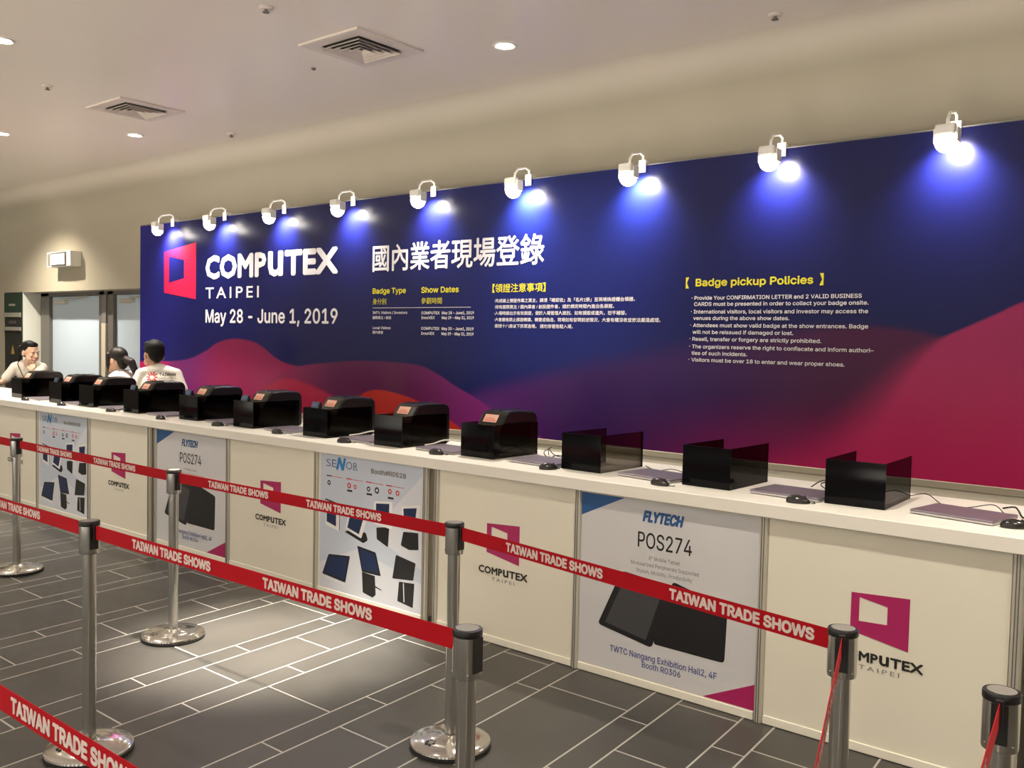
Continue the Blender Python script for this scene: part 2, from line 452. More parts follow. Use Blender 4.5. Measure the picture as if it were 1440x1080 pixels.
q.l(_d.outputs[0], q.b.inputs['Base Color']); q.b.inputs['Roughness'].default_value = .27
q.b.inputs['Specular IOR Level'].default_value = .21

# ------------------------------------------------------------------ the room
WY = 2.4                       # back wall plane
RX0, RX1, RY0 = -17.5, 4.5, -7.5
struct(MB().box(RX0, RX1, RY0, 3.4, -.1, 0).build('floor', m_floor))
struct(MB().box(RX0, RX1, RY0, 3.4, CEIL, CEIL+.1).build('ceiling', m_ceil))
OX0, OX1, OZ, RD = -14.171, -9.2, 2.235, 2.68     # door recess
# back wall with its rounded top and the door recess
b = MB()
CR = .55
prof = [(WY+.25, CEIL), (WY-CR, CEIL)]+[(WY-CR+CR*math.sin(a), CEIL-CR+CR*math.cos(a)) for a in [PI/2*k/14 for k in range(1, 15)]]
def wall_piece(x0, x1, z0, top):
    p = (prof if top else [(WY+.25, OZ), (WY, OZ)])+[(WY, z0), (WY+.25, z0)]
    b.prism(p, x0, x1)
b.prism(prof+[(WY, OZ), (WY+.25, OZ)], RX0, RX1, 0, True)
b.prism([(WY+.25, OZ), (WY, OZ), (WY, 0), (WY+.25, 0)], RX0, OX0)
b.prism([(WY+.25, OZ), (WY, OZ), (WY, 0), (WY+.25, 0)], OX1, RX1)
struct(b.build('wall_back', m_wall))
b = MB(); b.box(OX0-.04, OX0+.006, WY+.001, RD+.1, 0, OZ-.001); struct(b.build('trim_1', m_jamb))
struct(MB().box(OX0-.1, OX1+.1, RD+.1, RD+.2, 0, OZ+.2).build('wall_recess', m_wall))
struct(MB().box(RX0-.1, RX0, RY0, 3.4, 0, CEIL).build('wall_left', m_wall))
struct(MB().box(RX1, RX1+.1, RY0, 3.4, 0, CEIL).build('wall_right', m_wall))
# steel frame with two pale door leaves in the recess
b = MB()
for x0, x1 in ((-14.13, -13.84), (-12.27, -12.12), (-12.03, -11.86), (-10.4, -10.25)):
    b.box(x0, x1, RD-.03, RD+.1, 0, OZ, 0, .004)
b.box(-14.13, OX1, RD-.03, RD+.1, OZ-.05, OZ, 0, .004)
b.box(-12.14, -12.02, RD-.06, RD+.05, 0, 1.78, 1, .004); b.box(-12.14, -12.02, RD-.055, RD+.05, 1.78, OZ-.05, 2, .004)
m_framem = mat('grey_door_frame', (.22, .20, .20), .45)
struct(b.build('trim_2', [m_frame, m_framel, m_framem]))
def door(nm, x0, x1):
    d = struct(MB().box(x0, x1, RD+.02, RD+.07, .01, OZ-.055, 0, .004).build(nm, m_door))
    MB().box(x0+.16, x0+.50, RD-.03, RD+.019, OZ-.17, OZ-.115, 0, .006).build('door_closer', m_alu, d)
    MB().tube([(x0+.46, RD-.02, OZ-.10), (x0+.9, RD-.075, OZ-.095), (x1-.38, RD-.02, OZ-.062)], .011, 8).build('closer_arm', m_alu, d)
    MB().tube([(x1-.10, RD+.02, 1.02), (x1-.10, RD-.035, 1.02), (x1-.24, RD-.035, 1.02)], .011, 8).build('door_handle', m_alu, d)
    return d
door('door_1', -13.835, -12.275)
door('door_2', -11.855, -10.405)

# dark cabinet set in the wall left of the door
t = thing('wall_cabinet', 'tall dark wall cabinet with a dark green top section, left of the door recess', 'cabinet', (-14.47, WY, 0))
MB().box(-.31, .295, -.02, -.001, .55, 2.243, 0, .003).build('back_panel', m_cab, t)
MB().box(-.30, .285, -.032, -.0205, 1.925, 2.235, 0, .003).build('green_panel', m_cabg, t)
MB().box(-.12, .10, -.036, -.0325, 2.03, 2.065, 0, .001).build('name_plate', m_cabs, t)
for z0, z1 in ((1.855, 1.924), (1.645, 1.702)):
    MB().box(-.31, .295, -.045, -.0205, z0, z1, 0, .004).build('rail', m_cabs, t)
MB().box(-.13, .11, -.034, -.0205, 1.75, 1.80, 0, .002).build('grille_plate', mat('dark_grey_plate', (.06, .055, .055), .5), t)
b = MB(); b.face([(-.08, -.0225, 1.28), (.06, -.0225, 1.28), (-.01, -.0225, 1.43)]); b.raw('warning_triangle', mat('amber_mark', (.35, .20, .05), .5), t)

# white box light on the wall above the door
t = thing('wall_light_box', 'white rectangular emergency light box fixed to the wall above the door recess', 'light box', (-12.62, WY, 2.675))
MB().box(-.36, .36, -.16, -.002, -.105, .105, 0, .006).build('body', m_lampb, t)
MB().box(-.33, -.255, -.166, -.1605, -.085, .085, 0, .002).build('side_slot', m_frame, t)
MB().box(-.215, .235, -.168, -.1605, -.095, .095, 0, .012).build('lens_frame', m_frame, t)
MB().box(-.195, .215, -.172, -.1685, -.078, .078, 0, .01).build('lens', m_white, t)

# ------------------------------------------------------------------ ceiling fittings
def vent(loc, label):
    t = thing('ceiling_vent', label, 'vent', loc, 0, 'square ceiling air vents')
    b = MB(); R = .31; r0 = .20
    rings = [(R, -.001), (R, -.012), (R-.012, -.016), (r0, -.010)]
    vr = [[b.bm.verts.new((sx*r, sy*r, z)) for sx, sy in ((-1, -1), (1, -1), (1, 1), (-1, 1))] for r, z in rings]
    for a, c in zip(vr, vr[1:]):
        for k in range(4): b.bm.faces.new((a[k], a[(k+1) % 4], c[(k+1) % 4], c[k]))
    b.build('frame', m_ventw, t)
    MB().box(-r0, r0, -r0, r0, -.004, -.0015).build('duct_shadow_plate', m_ventd, t)
    for k in range(4):
        b = MB(); ro = r0-.045*k-.004; ri = ro-.030
        A = [b.bm.verts.new((sx*ro, sy*ro, -.0305)) for sx, sy in ((-1, -1), (1, -1), (1, 1), (-1, 1))]
        B = [b.bm.verts.new((sx*ri, sy*ri, -.008)) for sx, sy in ((-1, -1), (1, -1), (1, 1), (-1, 1))]
        C2 = [b.bm.verts.new((sx*(ro-.002), sy*(ro-.002), -.0325)) for sx, sy in ((-1, -1), (1, -1), (1, 1), (-1, 1))]
        for i in range(4):
            b.bm.faces.new((A[i], A[(i+1) % 4], B[(i+1) % 4], B[i]))
            b.bm.faces.new((A[i], A[(i+1) % 4], C2[(i+1) % 4], C2[i]))
        b.build('louvre', m_ventw, t)
    return t
vent((-4.36, .60, CEIL), 'square louvred ceiling air vent nearer the camera, left of the nearer downlight')
vent((-7.42, .58, CEIL), 'square louvred ceiling air vent farther away, above the far downlight')

dl_labels = {6: 'recessed ceiling downlight cut by the left edge of the photo, the upper of two', 9: 'recessed ceiling downlight cut by the left edge of the photo, the lower of two', 0: 'round glowing recessed ceiling downlight right of the nearer air vent', 1: 'round glowing recessed ceiling downlight below the far air vent'}
for i, (x, y, w, ang) in enumerate(DOWNLIGHTS):
    t = thing('ceiling_downlight', dl_labels.get(i, 'round recessed downlight in the ceiling outside the photo, %s of the unseen ones' % ORD[i-2 if i > 1 else 0]), 'downlight', (x, y, CEIL), 0, 'recessed ceiling downlights')
    MB().lathe([(.060, -.001), (.085, -.001), (.086, -.006), (.074, -.009), (.060, -.004)], n=32, closed=False).build('trim_ring', m_lampb, t)
    MB().lathe([(.059, -.0015), (.059, -.004), (.04, -.006)], n=28).build('glowing_lens', m_dl, t)
    ld = bpy.data.lights.new('downlight_lamp', 'SPOT'); ld.energy = w; ld.color = DL_COL; ld.spot_size = math.radians(ang); ld.spot_blend = 1.0; ld.shadow_soft_size = .05
    lo = bpy.data.objects.new('downlight_lamp', ld); COL.objects.link(lo); lo.parent = t; lo.location = (0, 0, -.03)

def sprinkler(x, y, label):
    t = thing('ceiling_sprinkler', label, 'sprinkler', (x, y, CEIL), 0, 'small ceiling sprinklers')
    MB().lathe([(.045, -.001), (.045, -.006), (.030, -.014)], n=24).build('escutcheon', m_ventw, t)
    MB().lathe([(.010, -.0145), (.010, -.030), (.022, -.031), (.022, -.034)], n=16).build('deflector', m_groove, t)
sprinkler(-1.76, 1.66, 'small round ceiling sprinkler near the top right, above the mural')
sprinkler(-4.25, -.28, 'small round ceiling sprinkler at the top edge, above the nearer air vent')
sprinkler(-7.56, 1.68, 'small round ceiling sprinkler right of the far downlight')
sprinkler(-7.3, -.26, 'small round ceiling sprinkler at upper left, left of the far air vent')
t = thing('ceiling_detector', 'tiny dark ceiling sensor between the two air vents', 'sensor', (-5.04, .72, CEIL))
MB().lathe([(.018, -.001), (.018, -.008), (.008, -.016)], n=16).build('sensor_body', m_groove, t)

# ------------------------------------------------------------------ backdrop
BY = 2.03; BX0, BX1, BZ0, BZ1 = -9.99, 1.2, .88, 2.952
t = thing('backdrop_wall', 'long navy printed registration backdrop with coloured hills and white lettering', 'backdrop', (0, 0, 0))
mur = MB().box(BX0, BX1, BY, BY+.03, BZ0, BZ1).build('printed_panel', m_mural, t)
MB().box(BX0, BX1, BY-.004, BY+.034, .835, BZ0-.0005, 0, .004).build('lower_rail', mat('dull_beige_rail', (.40, .36, .28), .5), t)
MB().box(BX0, BX1, BY+.006, BY+.03, .02, .8345).build('lower_panel', m_panel, t)
MB().box(BX0, BX1, BY-.001, BY+.034, BZ1+.0005, BZ1+.012, 0, .003).build('top_rail', m_frame, t)
for k in range(12):
    x = BX0+.02+k*.99
    MB().lathe([(.02, 0), (.02, BZ1)], (x, BY+.055, 0), 8, smooth=False).build('support_post', m_alu, t)
def logo(mb, x, zc, s, y, mi=0, flip=1):
    O_ = [(0, .24), (.68, .322), (.68, -.324), (0, -.24)]; I_ = [(.108, .183), (.43, .131), (.43, -.079), (.108, -.125)]
    if flip < 0:                       # variant on the counter panels: level top, sloping base
        O_ = [(0, .26), (.68, .30), (.68, -.33), (0, -.21)]; I_ = [(.10, .215), (.43, .155), (.43, -.06), (.10, -.075)]
    a = [mb.bm.verts.new((x+p*s, y, zc+q_*s)) for p, q_ in O_]; c = [mb.bm.verts.new((x+p*s, y, zc+q_*s)) for p, q_ in I_]
    for k in range(4):
        f = mb.bm.faces.new((a[k], a[(k+1) % 4], c[(k+1) % 4], c[k])); f.material_index = mi; f.normal_flip()
def wordmark(mb, x, z, w, h, y, mi=0, bold=.055):
    text(mb, 'COMP', x, z, w*.495, h, y, mi, bold, face='logo', res=2)
    # the U drawn as a large lowercase u
    text(mb, 'u', x+w*.508, z-h*.01, w*.112, h*1.01, y, mi, bold*.95, 'box', face='logo', res=2)
    text(mb, 'TEX', x+w*.632, z, w*.368, h, y, mi, bold, face='logo', res=2)
LY = BY-.0015
b = MB(); logo(b, -9.44, 2.375, 1.0, LY); b.raw('emblem', m_logo, t)
b = MB(); wordmark(b, -8.568, 2.27, 2.28, .262, LY, bold=.06); b.raw('event_name', m_white, t)
b = MB(); text(b, 'TAIPEI', -8.565, 2.057, 1.0, .122, LY, spacing=1.35, face='logo', bold=.012, res=3); b.raw('city_name', m_white, t)
b = MB(); text(b, 'May 28 - June 1, 2019', -8.562, 1.785, 2.275, .15, LY, bold=.032, res=2); b.raw('event_dates', m_white, t)
b = MB(); text(b, '國內業者現場登錄', -5.797, 2.268, 2.01, .252, LY, bold=.016, fit='box', res=2); b.raw('heading', m_white, t)
b = MB()
text(b, 'Badge Type', -5.79, 2.066, .443, .052, LY, bold=.04); text(b, 'Show Dates', -5.152, 2.064, .452, .052, LY, bold=.04)
text(b, '身分別', -5.788, 1.966, .183, .056, LY, fit='box'); text(b, '參觀時間', -5.15, 1.966, .252, .056, LY, fit='box')
text(b, '【領證注意事項】', -4.32, 2.052, .556, .074, LY, bold=.012, fit='box')
text(b, '【', -2.52, 2.053, None, .078, LY, fit='box', align='L'); text(b, 'Badge pickup Policies', -2.443, 2.066, .842, .054, LY, bold=.045)
text(b, '】', -1.56, 2.055, None, .078, LY, fit='box', align='R' if False else 'L')
b.raw('yellow_subheadings', m_yellow, t)
b = MB()
b.face([(-5.786, LY, 1.9325), (-4.557, LY, 1.9325), (-4.557, LY, 1.9365), (-5.786, LY, 1.9365)])
text(b, "INT'L Visitors / Investors", -5.785, 1.879, .46, .024, LY, bold=.03); text(b, '國際買主 / 創投', -5.785, 1.83, .252, .029, LY, bold=.012, fit='box')
text(b, 'Local Visitors', -5.782, 1.738, .242, .025, LY, bold=.03); text(b, '國內業者', -5.782, 1.694, .143, .029, LY, bold=.012, fit='box')
for z, s1, s2 in ((1.874, 'COMPUTEX', 'May 28 - June1, 2019'), (1.832, 'InnoVEX', 'May 29 - May 31, 2019'), (1.737, 'COMPUTEX', 'May 30 - June1, 2019'), (1.693, 'InnoVEX', 'May 29 - May 31, 2019')):
    text(b, s1, -5.146, z, .225 if s1[0] == 'C' else .165, .026, LY, bold=.04); text(b, s2, -4.895, z, .375, .026, LY, bold=.04)
b.raw('badge_table', m_white, t)
b = MB()
for z, s1, x1 in ((1.968, '‧完成線上預登作業之買主，請憑「確認信」及「名片2張」至現場換證櫃台領證。', -2.935),
                  (1.917, '‧持有國際買主 / 國內業者 / 創投證件者，請於規定時間內進出各展館。', -3.115),
                  (1.866, '‧入場時請出示有效展證，便於入場管理人識別。如有損毀或遺失，恕不補發。', -3.005),
                  (1.813, '‧大會嚴格禁止展證轉讓、轉賣或偽造。現場如有發現前述情況，大會有權沒收並依法嚴逞處理。', -2.715),
                  (1.761, '‧謝絕十八歲以下民眾進場。 請勿穿著拖鞋入場。', -3.49)):
    text(b, s1, -4.294, z, x1+4.294, .033, LY, bold=.012, fit='box')
b.raw('notice_text', m_white, t)
b = MB()
for x, z, x1, s1 in ((-2.448, 1.972, -1.289, 'Provide Your CONFIRMATION LETTER and 2 VALID BUSINESS'), (-2.45, 1.929, -1.246, 'CARDS must be presented in order to collect your badge onsite.'),
                     (-2.451, 1.876, -1.247, 'International visitors, local visitors and investor may access the'), (-2.453, 1.831, -1.752, 'venues during the above show dates.'),
                     (-2.453, 1.781, -1.243, 'Attendees must show valid badge at the show entrances. Badge'), (-2.455, 1.734, -1.722, 'will not be reissued if damaged or lost.'),
                     (-2.455, 1.685, -1.534, 'Resell, transfer or forgery are strictly prohibited.'),
                     (-2.456, 1.632, -1.203, 'The organizers reserve the right to confiscate and inform authori–'), (-2.458, 1.586, -2.039, 'ties of such incidents.'),
                     (-2.458, 1.539, -1.379, 'Visitors must be over 18 to enter and wear proper shoes.')):
    text(b, s1, x, z, x1-x, .0265, LY, bold=.028)
    if s1[0].isupper() and s1[:5] != 'CARDS': text(b, '·', x-.022, z, None, .03, LY, bold=.02)
b.raw('policy_text', m_white, t)

# arm spotlights along the top of the backdrop
lab = ['%s arm spotlight from the left on the top edge of the navy backdrop' % o for o in ORD[:9]]
lab[0] = 'leftmost glowing arm spotlight above the red emblem on the backdrop'
lab[8] = 'rightmost and largest looking glowing arm spotlight on the backdrop top edge'
t = thing('arm_spotlight', lab[0], 'spotlight', (-9.24, 0, 0), 0, 'arm spotlights along the backdrop')
MB().box(-.03, .03, BY-.012, BY+.05, BZ1+.0125, BZ1+.04, 0, .004).box(-.03, .03, BY-.018, BY-.006, BZ1-.05, BZ1+.04, 0, .003).build('clamp', m_lampb, t)
MB().tube([(0, BY-.005, BZ1+.04), (0, BY-.005, BZ1+.07), (0, BY-.05, BZ1+.085), (0, 1.88, BZ1+.06), (0, 1.845, BZ1+.02), (0, 1.838, BZ1-.03)], .009, 10).build('arm', m_lampb, t)
MB().box(-.055, .055, 1.775, 1.825, BZ1-.085, BZ1-.02, 0, .012).box(-.065, -.055, 1.80, 1.87, BZ1-.12, BZ1-.04, 0, .002).box(.055, .065, 1.80, 1.87, BZ1-.12, BZ1-.04, 0, .002).build('housing', m_lampb, t)
MB().ell((0, 1.83, BZ1-.112), (.064, .060, .064), u=24, v=16).build('glowing_bulb', m_bulb, t)
ld = bpy.data.lights.new('spot_lamp', 'SPOT'); ld.energy = LAMP_W*4; ld.color = (1.0, .94, .86); ld.spot_size = math.radians(128); ld.spot_blend = 1.0; ld.shadow_soft_size = .03
lo = bpy.data.objects.new('spot_lamp', ld); COL.objects.link(lo); lo.parent = t; lo.location = (0, 1.905, BZ1-.105); lo.rotation_euler = (math.radians(40), 0, 0)
for k in range(1, 9): dup(t, (-9.24+1.057*k, 0, 0), None, lab[k])

# ------------------------------------------------------------------ registration counter
ZT, TH, OV, CD, GAP, PW = .975, .06, .028, .78, .088, .99
ct = MB().box(-12.25, 3.15, -OV, CD, ZT-TH, ZT, 0, .003).build('worktop', m_top)
tag(ct, 'long continuous white worktop carrying the row of black shields and laptops', 'worktop')

def art_computex():
    def mk(par):
        b = MB(); logo(b, .385, .568, .338, -.0012, 0, -1); b.raw('emblem', m_crim, par)
        b = MB(); wordmark(b, .33, .379, .345, .041, -.0012, 0, .05); b.raw('event_name', m_black, par)
        b = MB(); text(b, 'TAIPEI', .425, .346, .16, .0185, -.0012, spacing=1.4, face='logo', res=3); b.raw('city_name', m_grayprint, par)
    return mk
def poly(b, pts, y, mi): b.face([(x, y, z) for x, z in pts], mi)
def rpoly(b, pts, y, mi, r=.02):
    out = []
    n = len(pts)
    for i in range(n):
        p = Vector(pts[i]); a = (Vector(pts[i-1])-p).normalized(); c = (Vector(pts[(i+1) % n])-p).normalized()
        for k in range(5):
            s_ = k/4
            out.append(tuple(p+a*r*(1-s_)**2+c*r*s_**2))
    poly(b, out, y, mi)
def art_flytech(par):
    MB().box(.022, .970, -.0008, .0, .045, .905).build('poster_sheet', m_poster, par)
    b = MB(); poly(b, [(.022, .905), (.272, .905), (.022, .79)], -.0014, 0); b.raw('blue_corner', m_bluep, par)
    b = MB(); poly(b, [(.72, .045), (.970, .045), (.970, .162)], -.0014, 0); b.raw('crimson_corner', m_crim, par)
    b = MB(); text(b, 'FLYTECH', .375, .805, .213, .056, -.0014, 0, .07, shear=.2); b.raw('maker_name', m_bluep, par)
    b = MB(); text(b, 'POS274', .353, .68, .29, .076, -.0014, 0, .01, res=2); b.raw('product_name', m_black, par)
    b = MB()
    text(b, '8" Mobile Tablet', .499, .626, .165, .018, -.0014, align='C'); text(b, 'Modularized Peripherals Supported', .499, .592, .365, .018, -.0014, align='C')
    text(b, 'Stylish, Mobility, Productivity', .499, .558, .30, .018, -.0014, align='C'); b.raw('feature_lines', m_grayprint, par)
    b = MB()
    rpoly(b, [(.548, .545), (.83, .475), (.822, .222), (.452, .226)], -.0013, 0, .02)
    rpoly(b, [(.268, .548), (.135, .258), (.445, .205), (.548, .522)], -.0017, 0, .022)
    rpoly(b, [(.287, .515), (.178, .275), (.412, .235), (.495, .485)], -.0021, 1, .005)
    b.raw('tablet_picture', [m_dark, m_dark2], par)
    b = MB(); text(b, 'TWTC Nangang Exhibition Hall2, 4F', .499, .138, .576, .031, -.0014, 0, .02, align='C'); text(b, 'Booth R0306', .499, .10, .209, .029, -.0014, 0, .02, align='C'); b.raw('booth_lines', m_navyp, par)
def art_senor(par):
    MB().box(.040, .985, -.0008, .0, .040, .907).build('poster_sheet', m_poster2, par)
    b = MB(); poly(b, [(.985, .88), (.985, .30), (.62, .42), (.68, .60)], -.0011, 0); poly(b, [(.040, .04), (.985, .04), (.985, .22), (.40, .34), (.040, .20)], -.0011, 0); b.raw('pale_wash', m_poster3, par)
    b = MB(); text(b, 'SE', .097, .829, .098, .047, -.0014, 0, .0, face='logo', res=4); text(b, 'OR', .287, .829, .112, .047, -.0014, 0, .0, face='logo', res=4)
    # thin serifs on S E O R, then the large slanted N
    for x0, z0 in ((.150, .829), (.150, .873), (.352, .829)): poly(b, [(x0, z0), (x0+.03, z0), (x0+.03, z0+.004), (x0, z0+.004)], -.0014, 0)
    text(b, 'N', .192, .815, .075, .082, -.0014, 1, .07, shear=.25)
    b.raw('maker_name', [mat('slate_blue_print', (.10, .16, .32), .45), mat('sky_blue_print', (.02, .20, .52), .45)], par)
    b = MB(); text(b, 'Booth#R0528', .52, .827, .306, .03, -.0014, 0, .05); b.raw('booth_line', m_grayprint, par)
    b = MB()
    for x0, col_ in ((.10, 0), (.29, 1), (.475, 1), (.655, 1)):
        poly(b, [(x0, .766), (x0+.05, .766), (x0+.05, .773), (x0, .773)], -.0014, 1 if col_ else 0)
        poly(b, [(x0+.05, .767), (x0+.155, .767), (x0+.155, .770), (x0+.05, .770)], -.0014, 1)
    b.raw('section_bars', [m_black, m_redp], par)
    def ring(x, z, r, mi, n=16, y=-.0014):
        b = MB()
        for k in range(n):
            a0, a1 = 2*PI*k/n, 2*PI*(k+1)/n
            poly(b, [(x+r*math.cos(a0), z+r*math.sin(a0)), (x+r*math.cos(a1), z+r*math.sin(a1)), (x+.5*r*math.cos(a1), z+.5*r*math.sin(a1)), (x+.5*r*math.cos(a0), z+.5*r*math.sin(a0))], y, 0)
        b.raw('icon', m_redp if mi else m_black, par)
    ring(.125, .725, .016, 0); ring(.32, .728, .018, 1); ring(.375, .726, .014, 1); ring(.50, .728, .016, 0); ring(.575, .728, .02, 0); ring(.69, .735, .016, 1); ring(.755, .733, .016, 1)
    for x0 in (.30, .482, .672):
        b = MB(); poly(b, [(x0, .69), (x0+.05, .69), (x0+.05, .702), (x0, .702)], -.0014, 0); b.raw('icon', m_black, par)
    b = MB()
    def tabl(fr, sc, mi_f, dy=0):
        rpoly(b, fr, -.0014-dy, mi_f, .01); poly(b, sc, -.0018-dy, 2)
    # row of tablets on stands
    tabl([(.09, .62), (.092, .455), (.235, .43), (.236, .60)], [(.105, .60), (.105, .475), (.205, .455), (.205, .585)], 0)
    tabl([(.092, .61), (.094, .45), (.23, .425), (.232, .59)], [(.107, .597), (.107, .473), (.20, .452), (.20, .58)], 1, .0006)
    tabl([(.30, .44), (.285, .43), (.46, .385), (.50, .41), (.48, .455)], [(.31, .43), (.31, .43), (.31, .431)], 0)
    tabl([(.325, .575), (.288, .452), (.44, .412), (.495, .555)], [(.338, .562), (.309, .462), (.418, .435), (.462, .55)], 1, .0006)
    rpoly(b, [(.575, .50), (.58, .43), (.68, .395), (.69, .52)], -.0014, 0, .008)
    tabl([(.553, .66), (.553, .52), (.71, .508), (.715, .676)], [(.57, .648), (.57, .56), (.685, .553), (.688, .66)], 1, .0006)
    rpoly(b, [(.81, .51), (.79, .425), (.86, .408), (.94, .42), (.935, .52)], -.0014, 0, .008)
    tabl([(.79, .66), (.80, .53), (.93, .52), (.95, .685)], [(.808, .648), (.815, .57), (.905, .56), (.92, .665)], 1, .0006)
    # monitors and point-of-sale terminals below
    poly(b, [(.10, .118), (.10, .108), (.29, .09), (.30, .10)], -.0012, 1)
    tabl([(.130, .265), (.068, .128), (.295, .108), (.337, .284)], [(.142, .254), (.088, .140), (.283, .124), (.320, .272)], 0)
    rpoly(b, [(.45, .205), (.46, .078), (.55, .062), (.578, .085), (.568, .20)], -.0012, 0, .006); poly(b, [(.57, .14), (.63, .125), (.628, .12), (.57, .13)], -.0012, 0)
    tabl([(.403, .362), (.45, .205), (.622, .208), (.573, .346)], [(.42, .346), (.46, .22), (.60, .222), (.56, .334)], 0)
    rpoly(b, [(.78, .205), (.768, .085), (.90, .068), (.91, .215)], -.0012, 0, .006); poly(b, [(.815, .20), (.822, .09), (.830, .09), (.822, .205)], -.0016, 1)
    rpoly(b, [(.751, .362), (.722, .214), (.90, .232), (.918, .338)], -.0016, 0, .008)
    b.raw('device_pictures', [m_dark, m_wht2, m_scr], par)

def counter_unit(xr, arts, label):
    """unit whose right-hand post stands at x = xr; arts from right to left"""
    x0 = xr-3*PW
    t = thing('counter_unit', label, 'counter', (x0, 0, 0), 0, 'counter units under the worktop')
    for k in range(4):
        x = k*PW
        for y in (.006, CD-.05):
            b = MB(); b.lathe([(.022, .002), (.022, ZT-TH-.001)], (x, y, 0), 8, smooth=False)
            if y < .1:
                for a in (-PI*.5-.26, -PI*.5+.26):
                    cx, cy = x+.0215*math.cos(a), y+.0215*math.sin(a)
                    b.box(cx-.0016, cx+.0016, cy-.0016, cy+.001, .002, ZT-TH-.0015, 1)
            b.build('post', [m_alu, m_groove], t)
    for k in range(3):
        pa = MB().box(k*PW+.0225, (k+1)*PW-.0225, 0, .01, .04, ZT-TH-.001).build('front_panel', m_panel, t)
        pa.location = (0, 0, 0)
        MB().box(k*PW+.0225, (k+1)*PW-.0225, -.006, .012, .003, .0395, 0, .002).build('bottom_rail', m_rail, t)
        art = arts[2-k]
        if art:
            e = pa
            before = set(bpy.data.objects)
            art(e)
            for o in set(bpy.data.objects)-before: o.location = (k*PW, 0, 0)
    for sx in (0, 3*PW): MB().box(sx-.004, sx+.004, .03, CD-.08, .03, ZT-TH-.001).build('side_panel', m_panel, t)
    return t
C_, F_, S_ = art_computex(), art_flytech, art_senor
counter_unit(3*PW+GAP, (None, None, None), 'plain cream counter unit just entering at the right edge of the photo')
counter_unit(0, (C_, F_, C_), 'nearest counter unit, tablet poster between two emblem panels')
counter_unit(-3*PW-GAP, (S_, C_, F_), 'middle counter unit with a device poster, an emblem panel and a tablet poster')
counter_unit(-6*PW-2*GAP, (C_, S_, C_), 'far left counter unit with a device poster between two emblem panels')
counter_unit(-9*PW-3*GAP, (None, None, None), 'plain cream counter unit beyond the left edge of the photo')

# ------------------------------------------------------------------ things on the counter
SX = [-.80, -1.50, -2.235, -2.965, -3.70, -4.42, -5.245, -6.005, -6.865, -7.70, -8.30, -9.17]   # left edges, from the right
SW, SD, SH, SY = .255, .40, .196, .185
def shield(label, empty):
    t = thing('counter_shield', label, 'shield', (0, 0, ZT), 0, 'black acrylic shields along the counter')
    MB().box(0, SW, 0, .006, .0008, SH, 0, .001).build('front_panel', m_acr, t)
    for x in (.001, SW-.007):
        p_ = MB().box(x, x+.006, .0065, SD, .0008, SH, 0, .001).build('side_panel', m_smoke, t)
        MB().box(x-.001, x+.007, SD+.0005, SD+.007, .0008, SH+.001, 0, .001).build('edge_strip', m_acr, p_)
    return t
first = None; lastn = 12
slabels = []
for k in range(12):
    o = ORD[11-k]
    if k == 0: s_ = 'empty black acrylic shield nearest the right end of the counter'
    elif k == 1: s_ = 'empty black acrylic shield second from the right on the counter'
    elif k == 2: s_ = 'empty black acrylic shield third from the right, beside the printers'
    elif k == 11: s_ = 'leftmost black acrylic shield, in front of the person leaning on the counter'
    else: s_ = 'black acrylic shield around a printer, %s from the left on the counter' % o
    slabels.append(s_)
for k in range(12):
    if first is None: first = shield(slabels[0], True); first.location = (SX[0], SY, ZT); first.rotation_euler = (0, 0, .03)
    else: dup(first, (SX[k], SY+random.uniform(-.012, .02), ZT), random.uniform(-.03, .03), slabels[k])

def printer(label):
    t = thing('badge_printer', label, 'printer', (0, 0, ZT), 0, 'badge printers in the shields')
    pr = [(.0, .001), (.0, .150), (.012, .172), (.028, .196), (.062, .246), (.085, .262), (.15, .268), (.30, .262), (.335, .252), (.352, .225), (.356, .18), (.356, .001)]
    b = MB(); b.prism(pr, -.098, .098, smooth=False)
    o = b.build('body', m_printer, t, None, .012)
    for p_ in o.data.polygons: p_.use_smooth = False
    # salmon label on the sloping front, with red print bars
    n = Vector((0, -.050, .034)).normalized()*.0022
    def on(u, s_, e=1.0):
        a, c = Vector((0, .030, .200)), Vector((0, .060, .243))
        p_ = a.lerp(c, s_)+n*e; return (u, p_.y, p_.z)
    b = MB(); b.face([on(-.062, 0), on(.042, 0), on(.042, 1), on(-.062, 1)]); lb = b.raw('label', m_tag, t)
    b = MB()
    for s0, s1, a0, a1 in ((.15, .32, -.05, .03), (.45, .55, -.05, .01)):
        x = a0
        while x < a1:
            w = .007+random.random()*.007
            b.face([on(x, s0, 1.4), on(x+w, s0, 1.4), on(x+w, s1, 1.4), on(x, s1, 1.4)]); x += w+.004
    b.raw('print_bars', m_tagr, lb)
    MB().box(-.003, .003, .10, .30, .2665, .2705, 0, .001).build('lid_seam', m_blackpl, t)
    return t
pl = ['black badge printer with a salmon label, nearest printer to the right end']+['black badge printer with a salmon label, %s printer from the right' % ORD[k] for k in range(1, 8)]+['leftmost black badge printer, in front of the person leaning on the counter']
p0 = None
for k in range(9):
    loc = (SX[3+k]+.134, SY+.085, ZT)
    if p0 is None: p0 = printer(pl[0]); p0.location = loc
    else: dup(p0, loc, random.uniform(-.03, .03), pl[k])
